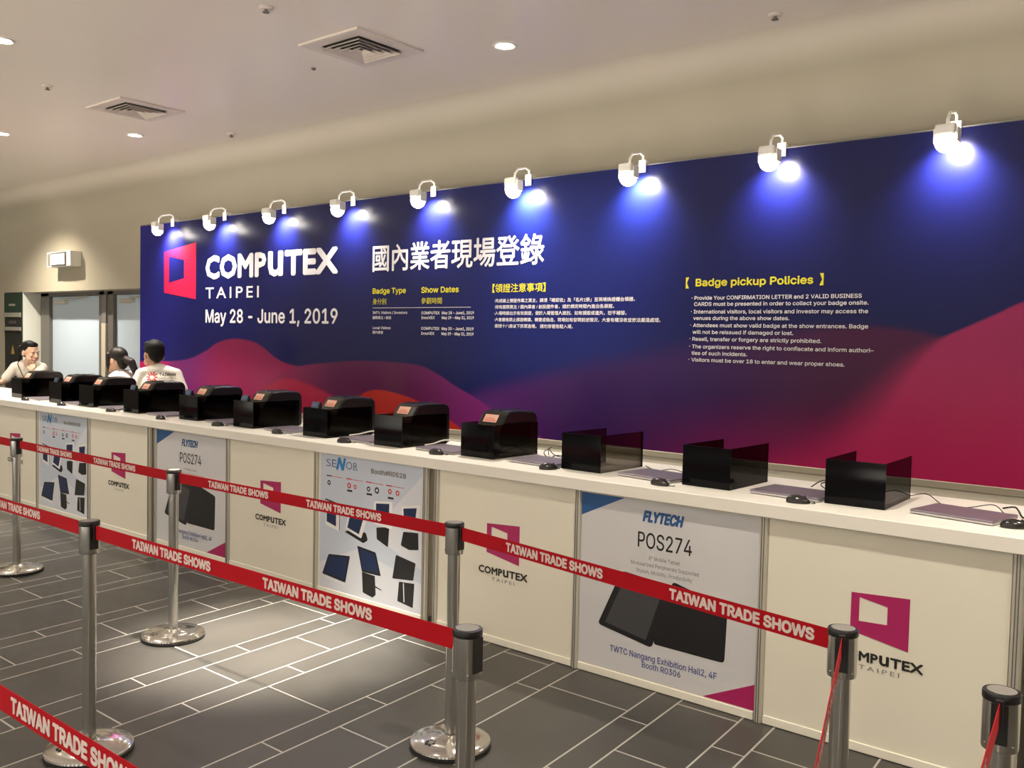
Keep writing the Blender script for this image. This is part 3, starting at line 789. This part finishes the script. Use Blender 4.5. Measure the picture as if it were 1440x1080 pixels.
# small blue displays standing in the far shields
d0 = None
for k in (5, 6, 7, 8, 10):
    lb = 'small blue-lit card reader display in the shield %s from the left' % ORD[11-k]
    loc = (SX[k]+.060, SY+.036, ZT)
    if d0 is None:
        d0 = thing('card_reader', lb, 'card reader', loc, 0, 'small displays in the shields')
        MB().prism([(.002, .001), (.002, .190), (.016, .232), (.030, .232), (.036, .19), (.036, .001)], -.042, .042).build('stand', m_blackpl, d0, None, .003)
        n = Vector((0, -.042, .014)).normalized()*.0015
        b = MB(); b.face([(-.034, .0042+n.y, .197+n.z), (.034, .0042+n.y, .197+n.z), (.034, .0142+n.y, .227+n.z), (-.034, .0142+n.y, .227+n.z)]); b.raw('display', m_lcd, d0)
    else: dup(d0, loc, None, lb)

def laptop(label):
    t = thing('laptop', label, 'laptop', (0, 0, ZT), 0, 'closed laptops on the counter')
    MB().box(-.165, .165, -.125, .125, .003, .012, 0, .003).build('base', m_lap2, t)
    MB().box(-.165, .165, -.125, .125, .0125, .0195, 0, .003).build('lid', m_lap, t)
    MB().box(-.06, .06, .118, .1262, .010, .016, 0, .002).build('hinge', m_blackpl, t)
    for x in (-.14, .14):
        MB().box(x-.02, x+.02, -.11, -.10, .0004, .0029).build('foot', m_rubber, t)
    return t
l0 = None
for k in range(12):
    lb = 'closed lilac-silver laptop right of the shield %s' % ('nearest the right end' if k == 0 else ORD[k]+' from the right')
    loc = (SX[k]+(.522 if k == 1 else .535), .30, ZT); rz = (-.17, -.05, -.13, -.08, -.05, -.1, -.06, -.1, -.05, -.1, -.08, -.1)[k]
    if k == 10: loc = (SX[k]+.428, .305, ZT); rz = 0
    if l0 is None: l0 = laptop(lb); l0.location = loc; l0.rotation_euler = (0, 0, rz)
    else: dup(l0, loc, rz, lb)

def mouse(label):
    t = thing('computer_mouse', label, 'mouse', (0, 0, ZT), 0, 'black mice on the counter')
    b = MB(); tb = bmesh.new(); bmesh.ops.create_uvsphere(tb, u_segments=24, v_segments=14, radius=1)
    for v in tb.verts:
        x, y, z = v.co
        w = 1-.12*max(0, x)
        v.co = (x*.052, y*.031*w, max(z, -.15)*.030*(1-.18*x)+.0052)
    b.merge(tb, 0, True); b.build('shell', m_mouse, t)
    MB().lathe([(.006, -.0035), (.006, .0035)], (.028, 0, .0285), 14, axis='Y').build('scroll_wheel', m_rubber, t)
    MB().tube([(.050, 0, .008), (.058, .002, .004), (.066, .008, .003), (.070, .018, .003), (.066, .028, .003), (.060, .034, .003)], .0018, 6).build('cord', m_cable, t)
    return t
mpos = [(-.055, .18, .5), (-.885, .10, .2), (-1.565, .085, -.1), (-2.262, .115, .9), (-3.095, .12, .1), (-3.90, .10, .3), (-4.62, .11, 0), (-5.33, .10, .4), (-6.06, .06, 0), (-6.93, .10, .3), (-7.80, .08, .2), (-8.58, .09, .1)]
mlab = ['black mouse at the right edge of the photo beside the nearest laptop']+['black mouse in front of the laptop right of the shield %s from the right' % ORD[k] for k in range(1, 12)]
m0 = None
for k, (x, y, rz) in enumerate(mpos):
    if m0 is None: m0 = mouse(mlab[0]); m0.location = (x, y, ZT); m0.rotation_euler = (0, 0, rz)
    else: dup(m0, (x, y, ZT), rz, mlab[k])

def smoothpath(pts, sub=6):
    P = [Vector(p) for p in pts]; out = []
    for i in range(len(P)-1):
        a, b_, c, d = P[max(i-1, 0)], P[i], P[i+1], P[min(i+2, len(P)-1)]
        for k in range(sub):
            s_ = k/sub
            out.append(.5*((2*b_)+(-a+c)*s_+(2*a-5*b_+4*c-d)*s_*s_+(-a+3*b_-3*c+d)*s_**3))
    out.append(P[-1]); return out
def cord(label, pts, r, m, name='power_cord'):
    o = MB().tube(smoothpath([(x, y, ZT+z) for x, y, z in pts]), r, 6).build(name, m)
    return tag(o, label, 'cable')
cord('thin black cord running from the nearest empty shield to the nearest laptop', [(SX[0]+.04, .64, .004), (SX[0]+.20, .61, .004), (SX[0]+.31, .60, .03), (SX[0]+.40, .52, .004), (SX[0]+.50, .50, .006), (SX[0]+.60, .51, .03), (SX[0]+.655, .445, .012)], .0022, m_cable)
cord('black looping adapter cord behind the nearest laptop at the photo edge', [(SX[0]+.62, .62, .004), (SX[0]+.67, .58, .02), (SX[0]+.70, .50, .02), (SX[0]+.73, .43, .004), (SX[0]+.76, .40, .02), (SX[0]+.78, .44, .03), (SX[0]+.74, .46, .02), (SX[0]+.75, .40, .004), (SX[0]+.82, .36, .004)], .004, m_cable)
cord('coiled black cord left of the nearest empty shield', [(SX[0]-.17, .47, .02), (SX[0]-.13, .52, .05), (SX[0]-.08, .50, .02), (SX[0]-.12, .46, .004), (SX[0]-.06, .50, .008), (SX[0]-.035, .57, .04), (SX[0]-.09, .60, .04), (SX[0]-.15, .55, .03), (SX[0]-.10, .47, .02), (SX[0]-.035, .48, .02)], .0028, m_cable)
cord('thin black cord behind the laptop beside the third shield from the right', [(SX[2]+.27, .62, .004), (SX[2]+.34, .55, .004), (SX[2]+.42, .48, .004), (SX[2]+.50, .50, .02), (SX[2]+.58, .49, .012), (SX[2]+.64, .47, .008), (SX[2]+.66, .445, .012)], .0022, m_cable)
cord('white upright cable beside the second shield from the right', [(SX[1]-.045, .30, .004), (SX[1]-.045, .30, .06), (SX[1]-.047, .31, .11), (SX[1]-.045, .31, .135)], .0045, m_wcable, 'antenna_cable')
cord('tangled black cords behind the nearest printer', [(SX[3]+.34, .60, .004), (SX[3]+.40, .52, .05), (SX[3]+.46, .50, .02), (SX[3]+.52, .55, .004), (SX[3]+.58, .48, .02), (SX[3]+.52, .44, .03), (SX[3]+.44, .47, .004), (SX[3]+.38, .50, .03), (SX[3]+.36, .60, .05)], .0028, m_cable)
cord('white cable lying across the laptop right of the second printer', [(SX[4]+.36, .27, .0235), (SX[4]+.38, .32, .028), (SX[4]+.42, .39, .05), (SX[4]+.49, .47, .04), (SX[4]+.55, .52, .01)], .005, m_wcable)
cord('white cable across the laptop right of the third printer', [(SX[5]+.36, .28, .0235), (SX[5]+.39, .34, .030), (SX[5]+.45, .42, .05), (SX[5]+.50, .50, .02)], .005, m_wcable)
cord('white cable standing in a loop behind the fourth printer', [(SX[6]+.275, .60, .004), (SX[6]+.285, .63, .06), (SX[6]+.29, .64, .10), (SX[6]+.30, .61, .07), (SX[6]+.31, .56, .005), (SX[6]+.35, .53, .004)], .006, m_wcable)
cord('black cords behind the laptop right of the second printer', [(SX[4]+.45, .60, .004), (SX[4]+.50, .58, .03), (SX[4]+.56, .62, .02), (SX[4]+.61, .57, .03), (SX[4]+.66, .63, .004)], .003, m_cable)

# ------------------------------------------------------------------ queue barrier
HS = .92
def stanchion(label):
    t = thing('stanchion', label, 'stanchion', (0, 0, 0), 0, 'stainless steel queue posts')
    MB().lathe([(.164, .0), (.166, .006), (.166, .012), (.160, .013)], n=48).build('rubber_ring', m_rubber, t)
    MB().lathe([(.160, .0135), (.165, .018), (.163, .026), (.150, .033), (.10, .039), (.045, .043), (.034, .05), (.0262, .052)], n=48).build('base', m_chrome, t)
    b = MB()
    for k in range(6):
        a = 2*PI*k/6; x, y = -.02+.018*math.cos(a), -.095+.018*math.sin(a)
        z = .0398
        b.ell((x, y, z), (.008, .008, .0012), u=10, v=6)
    b.build('base_mark', m_black, t)
    MB().lathe([(.0255, .0525), (.0255, HS-.13)], n=32).build('tube', m_steel, t)
    MB().lathe([(.030, HS-.1295), (.0365, HS-.127), (.0375, HS-.12), (.0375, HS-.019)], n=36).build('belt_head', m_steel, t)
    cp = MB().lathe([(.0385, HS-.0185), (.0392, HS-.0165), (.0392, HS-.004), (.0375, HS-.001), (.031, HS-.0005)], n=36).build('cap', m_blackpl, t)
    MB().lathe([(.0300, HS-.0003), (.0300, HS+.0006), (.010, HS+.0014)], n=32).build('cap_disc', m_capd, cp)
    MB().box(.0325, .0392, -.017, .017, HS-.108, HS-.019, 0, .001).build('belt_slot', m_blackpl, t)
    MB().box(-.0385, -.0335, -.012, .012, HS-.075, HS-.03, 0, .001).build('belt_socket', m_steel, t)
    for a in (.8, 2.4, 3.9, 5.5):
        b = MB(); b.ell((.0375*math.cos(a), .0375*math.sin(a), HS-.112), (.0025,)*3, u=8, v=6); b.build('screw', m_chrome, t)
    return t
POSTS = {
 'A7': (-5.889, -1.095, 'steel stanchion standing farthest left in the row nearest the counter'),
 'A5': (-3.867, -1.115, 'steel stanchion in front of the far tablet poster, in the row nearest the counter'),
 'A4': (-1.833, -1.079, 'steel stanchion at the photo centre in the row nearest the counter, its base fully visible'),
 'A1': (-.166, -1.374, 'steel stanchion in front of the right emblem panel, turning the belt towards the camera'),
 'R2': (.25, -1.578, 'steel stanchion at the lower right corner of the photo'),
 'B6': (-2.851, -2.071, 'steel stanchion at left in the middle row, its base at the bottom edge'),
 'B3': (-.885, -2.052, 'steel stanchion at the photo centre in the middle row, its head overlapping the belt end'),
 'B0': (-4.885, -2.08, 'steel stanchion of the middle row beyond the left edge of the photo'),
 'A0': (-7.92, -1.09, 'steel stanchion of the counter row beyond the left edge of the photo'),
 'C0': (-1.64, -2.98, 'steel stanchion of the front row beyond the left edge of the photo'),
 'C1': (.30, -2.98, 'steel stanchion of the front row below the lower edge of the photo'),
 'R3': (.45, -3.33, 'steel stanchion below the lower right corner of the photo'),
}
pr0 = None
for k, (x, y, lb) in POSTS.items():
    rz = {'A1': -1.288, 'R2': -1.457, 'R3': -1.457, 'C1': 1.85}.get(k, 0)
    if pr0 is None: pr0 = stanchion(lb); pr0.location = (x, y, 0); pr0.rotation_euler = (0, 0, rz)
    else: dup(pr0, (x, y, 0), rz, lb)
def belt(a, b_, label):
    A = Vector(POSTS[a][:2]); B = Vector(POSTS[b_][:2]); d = (B-A); L = d.length; ang = math.atan2(d.y, d.x)
    t = thing('barrier_belt', label, 'belt', (A.x, A.y, .88), ang, 'red retractable queue belts')
    MB().box(.052, L-.040, -.0006, .0006, -.027, .027).build('webbing', m_belt, t)
    MB().box(.0425, .0515, -.008, .008, -.033, .034, 0, .002).build('belt_clip', m_blackpl, t)
    for x0 in (.322, 1.109):
        if x0+.5 < L:
            b = MB()
            text(b, 'TAIWAN TRADE SHOWS', x0, -.0175, .502, .035, -.0012, 0, .07)
            text(b, 'TAIWAN TRADE SHOWS', 0, -.0175, .502, .035, 0, 0, .05, fn=lambda u, v, x0=x0: (x0+.502-u, .0012, v))
            b.raw('lettering', m_beltprint, t)
    return t
belt('A7', 'A5', 'red lettered belt crossing the far device poster at left')
belt('A5', 'A4', 'red lettered belt crossing the middle emblem panel and the middle device poster')
belt('A4', 'A1', 'red lettered belt crossing the nearest tablet poster at right')
belt('A0', 'A7', 'short piece of red belt at the far left edge nearest the counter')
belt('B0', 'B6', 'red lettered belt at the left edge, in the middle row')
belt('B6', 'B3', 'red lettered belt in the middle row, left of the photo centre, above the bright floor')
belt('C0', 'C1', 'red lettered belt slanting across the lower left corner of the photo')
belt('A1', 'C1', 'red belt seen edge-on running towards the camera, left of the lower right post')
belt('R2', 'R3', 'red belt seen edge-on hanging from the post at the lower right corner')

# ------------------------------------------------------------------ people
def remesh(mb, name, m, parent, vox, smooth=4, fac=.5):
    bmesh.ops.recalc_face_normals(mb.bm, faces=mb.bm.faces[:])
    me = bpy.data.meshes.new('tmp'); mb.bm.to_mesh(me); mb.bm.free()
    o = bpy.data.objects.new('tmp', me); COL.objects.link(o)
    r = o.modifiers.new('r', 'REMESH'); r.mode = 'VOXEL'; r.voxel_size = vox; r.use_smooth_shade = True
    s_ = o.modifiers.new('s', 'SMOOTH'); s_.iterations = smooth; s_.factor = fac
    bpy.context.view_layer.update()
    dg = bpy.context.evaluated_depsgraph_get()
    out = bpy.data.meshes.new_from_object(o.evaluated_get(dg)); out.name = name
    bpy.data.objects.remove(o); bpy.data.meshes.remove(me)
    out.materials.clear(); out.materials.append(m)
    for p_ in out.polygons: p_.use_smooth = True
    ob = bpy.data.objects.new(name, out); COL.objects.link(ob); ob.parent = parent
    return ob
V = Vector
def hand(b, wrist, d, up, side, curl):
    """palm from the wrist along d; up = back of the hand; side = thumb direction; curl 0..1"""
    d = V(d).normalized(); up = V(up); up = (up-d*up.dot(d)).normalized(); sd = d.cross(up).normalized()*side
    w = V(wrist); R = Matrix((sd, d, up)).transposed()
    b.ell(w+d*.045, (.040, .050, .015), R)
    for i, (off, ln) in enumerate(((.028, .068), (.010, .076), (-.009, .070), (-.027, .055))):
        p = w+sd*off+d*.082; dd = d.copy(); r_ = .0092
        for j, f in enumerate((.45, .32, .25)):
            rot = Matrix.Rotation(-curl*(1.25 if j else .9), 3, sd*side) if True else None
            dd = (dd*math.cos(curl*1.2)-up*math.sin(curl*1.2)).normalized() if j == 0 else dd
            if j > 0:
                n2 = sd.cross(dd)*(1 if sd.cross(dd).dot(up) > 0 or curl > .5 else 1)
                perp = (up-dd*up.dot(dd))
                ax = sd
                a = -curl*1.15*side
                dd = (Matrix.Rotation(a, 3, ax) @ dd).normalized() if False else (dd*math.cos(curl*1.1)+d.cross(sd).cross(V((0, 0, 0)))).normalized() if False else dd*math.cos(curl*1.1)+(sd.cross(dd)*(-1 if (sd.cross(d)).dot(up) > 0 else 1))*math.sin(curl*1.1)
            q_ = p+dd*ln*f
            b.cone(p, q_, r_, r_*.93, 10); p = q_; r_ *= .93
    p = w+d*.025+sd*.034; dd = (d*.75+sd*.6-up*.15).normalized()
    q_ = p+dd*.038; b.cone(p, q_, .012, .0105, 10); dd = (d*.95+sd*.12-up*.3*curl).normalized(); b.cone(q_, q_+dd*.03, .0105, .009, 10)

def person(label, loc, rz, sk, hair_m, pose):
    t = thing('person', label, 'person', loc, rz)
    b = MB()
    P = pose
    hip = V(P['hip']); chest = V(P['chest']); neck = V(P['neck']); head = V(P['head'])
    tdir = (neck-hip).normalized(); sr = P.get('shr', V((1, 0, 0))).normalized()
    sh = {1: neck-tdir*.085+sr*.165, -1: neck-tdir*.085-sr*.165}
    # torso
    RT = Matrix((sr, tdir.cross(sr).normalized()*1, tdir)).transposed()
    def torso(bb, g):
        bb.ell(hip+V((0, -.01, .01)), (.165+g, .115+g, .12+g))
        bb.ell(hip.lerp(chest, .5), (.142+g, .105+g, .16+g), RT)
        bb.ell(chest, (.165+g, .118+g, .17+g), RT)
        bb.ell(neck-tdir*.075, (.15+g, .075+g, .06+g), RT)
        for s_ in (1, -1):
            bb.cone(neck-tdir*.03, sh[s_], .052+g, .050+g)
    torso(b, 0)
    b.cone(neck-tdir*.06, head+V((0, 0, -.07)), .056, .052)
    # legs and feet
    legs = {}
    for s_ in (1, -1):
        hj = hip+V((s_*.085, 0, -.05)); kn = V((hip.x+s_*.10, hip.y+.05, .47)); an = V((hip.x+s_*.10, hip.y-.02, .085))
        legs[s_] = (hj, kn, an)
        b.cone(hj, kn, .085, .055); b.cone(kn, an, .054, .036); b.ell(an+V((0, .06, -.045)), (.040, .11, .034))
    # arms
    arms = {}
    for s_ in (1, -1):
        el, wr = V(P['elbow'][s_]), V(P['wrist'][s_]); arms[s_] = (sh[s_], el, wr)
        b.cone(sh[s_], el, .045, .037); b.cone(el, wr, .037, .025)
        hd, hu, hs, hc = P['hand'][s_]
        hand(b, wr, hd, hu, hs, hc)
    # head: frame with f forward, u up, s right
    f = V(P['face']).normalized(); u = V((0, 0, 1)); u = (u-f*u.dot(f)).normalized()
    tilt = P.get('tilt', 0); u = Matrix.Rotation(tilt, 3, f) @ u; sR = f.cross(u).normalized()
    RH = Matrix((sR, f, u)).transposed()
    HS_ = P.get('hs', 1.12)
    def H(x, y, z): return head+(sR*x+f*y+u*z)*HS_
    b.ell(H(0, -.012, .028), tuple(HS_*v_ for v_ in (.074, .092, .088)), RH); b.ell(H(0, .030, -.030), tuple(HS_*v_ for v_ in (.058, .062, .080)), RH)
    b.ell(H(0, .066, -.088), tuple(HS_*v_ for v_ in (.026, .022, .022)), RH)           # chin
    for s_ in (1, -1):
        b.ell(H(s_*.042, .042, -.055), tuple(HS_*v_ for v_ in (.026, .036, .034)), RH)   # jaw and cheek
        b.ell(H(s_*.036, .066, -.018), tuple(HS_*v_ for v_ in (.022, .018, .018)), RH)
        b.ell(H(s_*.076, -.012, -.010), tuple(HS_*v_ for v_ in (.009, .020, .032)), RH)   # ear
        b.ell(H(s_*.028, .078, .024), tuple(HS_*v_ for v_ in (.024, .012, .010)), RH)    # brow ridge
    b.cone(H(0, .086, .012), H(0, .106, -.024), .0095, .0135, 10); b.ell(H(0, .098, -.030), tuple(HS_*v_ for v_ in (.0175, .012, .009)), RH)
    b.ell(H(0, .086, -.056), tuple(HS_*v_ for v_ in (.022, .012, .007)), RH); b.ell(H(0, .083, -.066), tuple(HS_*v_ for v_ in (.019, .012, .007)), RH)
    remesh(b, 'body', sk, t, .0052, 3, .4)
    for s_ in (1, -1):
        e = MB().ell(H(s_*.031, .0790, .004), tuple(HS_*v_ for v_ in (.0125, .0080, .0068)), RH, u=14, v=10).build('eye', m_eye, t)
        MB().ell(H(s_*.031, .0855, .004), tuple(HS_*v_ for v_ in (.0052, .0030, .0056)), RH, u=10, v=8).build('iris', m_iris, e)
        MB().tube([H(s_*.017, .0915, .024), H(s_*.032, .0935, .029), H(s_*.047, .083, .024)], .0028, 6).build('eyebrow', hair_m, t)
    MB().ell(H(0, .0915, -.061), tuple(HS_*v_ for v_ in (.021, .0075, .0085)), RH).build('lips', m_lip, t)
    # clothes
    g = MB(); torso(g, .013)
    for s_ in (1, -1):
        a, el, wr = arms[s_]; g.cone(a, a.lerp(el, P.get('sleeve', .72)), .060, .058)
    shirt = remesh(g, 'shirt', m_shirt, t, .011, 5, .5)
    g = MB(); g.ell(hip+V((0, -.01, -.03)), (.185, .135, .11))
    for s_ in (1, -1):
        hj, kn, an = legs[s_]; g.cone(hj, kn, .10, .068); g.cone(kn, an.lerp(kn, .05), .068, .056)
    remesh(g, 'trousers', m_trous, t, .014, 4, .5)
    for s_ in (1, -1):
        an = legs[s_][2]; g = MB(); g.ell(an+V((0, .065, -.045)), (.048, .135, .0395)); g.ell(an+V((0, -.01, -.02)), (.044, .05, .045)); g.build('shoe', m_shoe, t)
    # hair
    hb = MB(); st = P['hair']
    if st == 'short':
        hb.ell(H(0, -.022, .050), tuple(HS_*v_ for v_ in (.083, .094, .080)), RH); hb.ell(H(0, -.062, .012), tuple(HS_*v_ for v_ in (.070, .052, .078)), RH); hb.ell(H(0, .030, .100), tuple(HS_*v_ for v_ in (.066, .058, .028)), RH)
        for k in range(26):
            a = random.uniform(0, 2*PI); r_ = random.uniform(.02, .07)
            p = H(r_*math.cos(a), -.01+r_*math.sin(a), .118-r_*.35); hb.cone(p, p+(u*.7+sR*random.uniform(-.5, .5)+f*random.uniform(-.2, .8)).normalized()*.028, .015, .006, 8)
    elif st == 'back':
        hb.ell(H(0, -.026, .042), tuple(HS_*v_ for v_ in (.081, .088, .084)), RH); hb.ell(H(0, .018, .085), tuple(HS_*v_ for v_ in (.062, .052, .034)), RH); hb.ell(H(0, -.07, .0), tuple(HS_*v_ for v_ in (.062, .045, .07)), RH)
        hb.ell(H(0, -.125, -.005), tuple(HS_*v_ for v_ in (.052, .055, .056)), RH); hb.cone(H(0, -.14, -.02), H(.01, -.15, -.12), HS_*.042, HS_*.02)
    else:
        hb.ell(H(0, -.022, .046), tuple(HS_*v_ for v_ in (.084, .094, .084)), RH); hb.ell(H(0, .038, .070), tuple(HS_*v_ for v_ in (.068, .050, .042)), RH); hb.ell(H(0, -.07, -.01), tuple(HS_*v_ for v_ in (.066, .045, .08)), RH)
        for s_ in (1, -1):
            hb.cone(H(s_*.066, .040, .060), H(s_*.074, .042, -.045), HS_*.020, HS_*.016); hb.cone(H(s_*.074, .042, -.045), H(s_*.070, .045, -.095), HS_*.015, HS_*.005)
        hb.cone(H(0, -.10, .0), H(.0, -.165, -.03), HS_*.040, HS_*.038); hb.cone(H(0, -.165, -.03), H(.01, -.205, -.15), HS_*.038, HS_*.030); hb.cone(H(.01, -.205, -.15), H(.015, -.205, -.27), HS_*.030, HS_*.010)
    remesh(hb, 'hair', hair_m, t, .006, 3, .4)
    return t, shirt, sh, neck, tdir, sr, H, RT
def lanyard(t, shirt, pts):
    bv = BVHTree.FromPolygons([v.co for v in shirt.data.vertices], [p.vertices for p in shirt.data.polygons])
    out = []
    for p in smoothpath(pts, 5):
        h = bv.find_nearest(p); out.append(h[0]+h[1]*.003)
    b = MB(); b.tube(out, .0055, 6); b.build('lanyard', m_lany, t)

# person leaning on the counter at the far left, chin on her left fist, right hand on the counter
zc = ZT+.002
def face_dir(rz, world):         # world direction -> local
    return Matrix.Rotation(-rz, 3, 'Z') @ V(world)
def to_local(loc, rz, w): return Matrix.Rotation(-rz, 3, 'Z') @ (V(w)-V(loc))
rzA = math.radians(219)          # torso facing the visitors' side, head turned to her left
locA = (-11.16, 1.35, 0)
L_ = lambda p: to_local(locA, rzA, p)
PA = dict(hip=(0, 0, .90), chest=(0, .20, 1.12), neck=(0, .325, 1.265), head=V((-.09, .40, 1.392)), face=face_dir(rzA, (.90, .26, -.20)), tilt=.05,
          elbow={1: L_((-11.20, .93, 1.02)), -1: L_((-10.66, 1.0, 1.0))}, wrist={1: L_((-10.98, .72, 1.005)), -1: L_((-10.56, .99, 1.19))},
          hand={1: (face_dir(rzA, (.80, -.55, -.02)), (0, 0, 1), -1, .12), -1: (face_dir(rzA, (-.55, .45, .75)), face_dir(rzA, (.6, -.7, .3)), -1, .95)}, hair='back')
tA, shA, *_ = person('person in white t-shirt, dark hair tied back, leaning on the counter with chin on fist', locA, rzA, m_skin2, m_hair, PA)
lanyard(tA, shA, [V((-.085, .25, 1.30)), V((-.095, .38, 1.24)), V((-.06, .42, 1.12)), V((0, .40, 1.00)), V((.06, .42, 1.12)), V((.095, .38, 1.24)), V((.085, .25, 1.30))])

# woman with the ponytail, in profile
rzB = math.radians(180-62)
locB = (-8.61, 1.25, 0)
L_ = lambda p: to_local(locB, rzB, p)
PB = dict(hip=(0, 0, .88), chest=(0, .13, 1.08), neck=(0, .215, 1.235), head=V((0, .25, 1.355)), face=face_dir(rzB, (-.93, -.40, -.10)), tilt=0,
          elbow={1: L_((-9.0, 1.38, .99)), -1: L_((-8.66, .98, .985))}, wrist={1: L_((-9.17, 1.2, 1.0)), -1: L_((-8.84, .80, 1.035))},
          hand={1: (face_dir(rzB, (-.7, -.7, -.05)), (0, 0, 1), -1, .25), -1: (face_dir(rzB, (-.9, -.35, -.03)), (0, 0, 1), 1, .2)}, hair='pony')
tB, shB, *_ = person('person in white t-shirt with a dark ponytail, in profile between the two others', locB, rzB, m_skin2, m_hairb, PB)
lanyard(tB, shB, [V((-.08, .15, 1.255)), V((-.09, .28, 1.20)), V((-.05, .32, 1.08)), V((0, .30, .98)), V((.05, .32, 1.08)), V((.09, .28, 1.20)), V((.08, .15, 1.255))])

# man with his back to the camera
rzC = math.radians(52)
locC = (-7.84, 1.03, 0)
L_ = lambda p: to_local(locC, rzC, p)
PC = dict(hip=(0, 0, .90), chest=(0, .14, 1.12), neck=(0, .20, 1.315), head=V((-.062, .245, 1.432)), face=face_dir(rzC, (-.97, .18, -.12)), tilt=0,
          elbow={1: V((.265, .06, 1.02)), -1: V((-.265, .06, 1.02))}, wrist={1: V((.22, .30, .99)), -1: V((-.22, .30, .99))},
          hand={1: ((-.3, .9, -.2), (0, 0, 1), -1, .3), -1: ((.3, .9, -.1), (0, 0, 1), 1, .3)}, hair='short', hs=1.2)
tC, shC, shoul, nk, td, sr, H_, RT_ = person('person with short black hair, white t-shirt printed with a red flower, back turned', locC, rzC, m_skin3, m_hair, PC)
bv = BVHTree.FromPolygons([v.co for v in shC.data.vertices], [p.vertices for p in shC.data.polygons])
def onback(u, v):
    h = bv.ray_cast(V((u, -1.0, v)), V((0, 1, 0)))
    return (h[0]+V((0, -.003, 0))) if h[0] else V((u, 0, v))
b = MB()
cx, cz = -.050, 1.215
for k in range(10):
    a = 2*PI*k/10
    pts = [(cx+(.022+.032*(1 if 0 < j < 4 else 0))*math.cos(a+(j-2)*.14), cz+(.022+.032*(1 if 0 < j < 4 else 0))*math.sin(a+(j-2)*.14)) for j in range(5)]
    b.face([onback(*p_) for p_ in pts])
b.raw('flower_print', m_redp, tC)
b = MB()
text(b, 'TAIWAN', cx+.068, cz+.012, .15, .030, 0, 0, .03, fn=onback); text(b, 'EXCELLENCE', cx+.068, cz-.018, .15, .017, 0, 0, .0, fn=onback)
b.raw('shirt_lettering', m_black, tC)
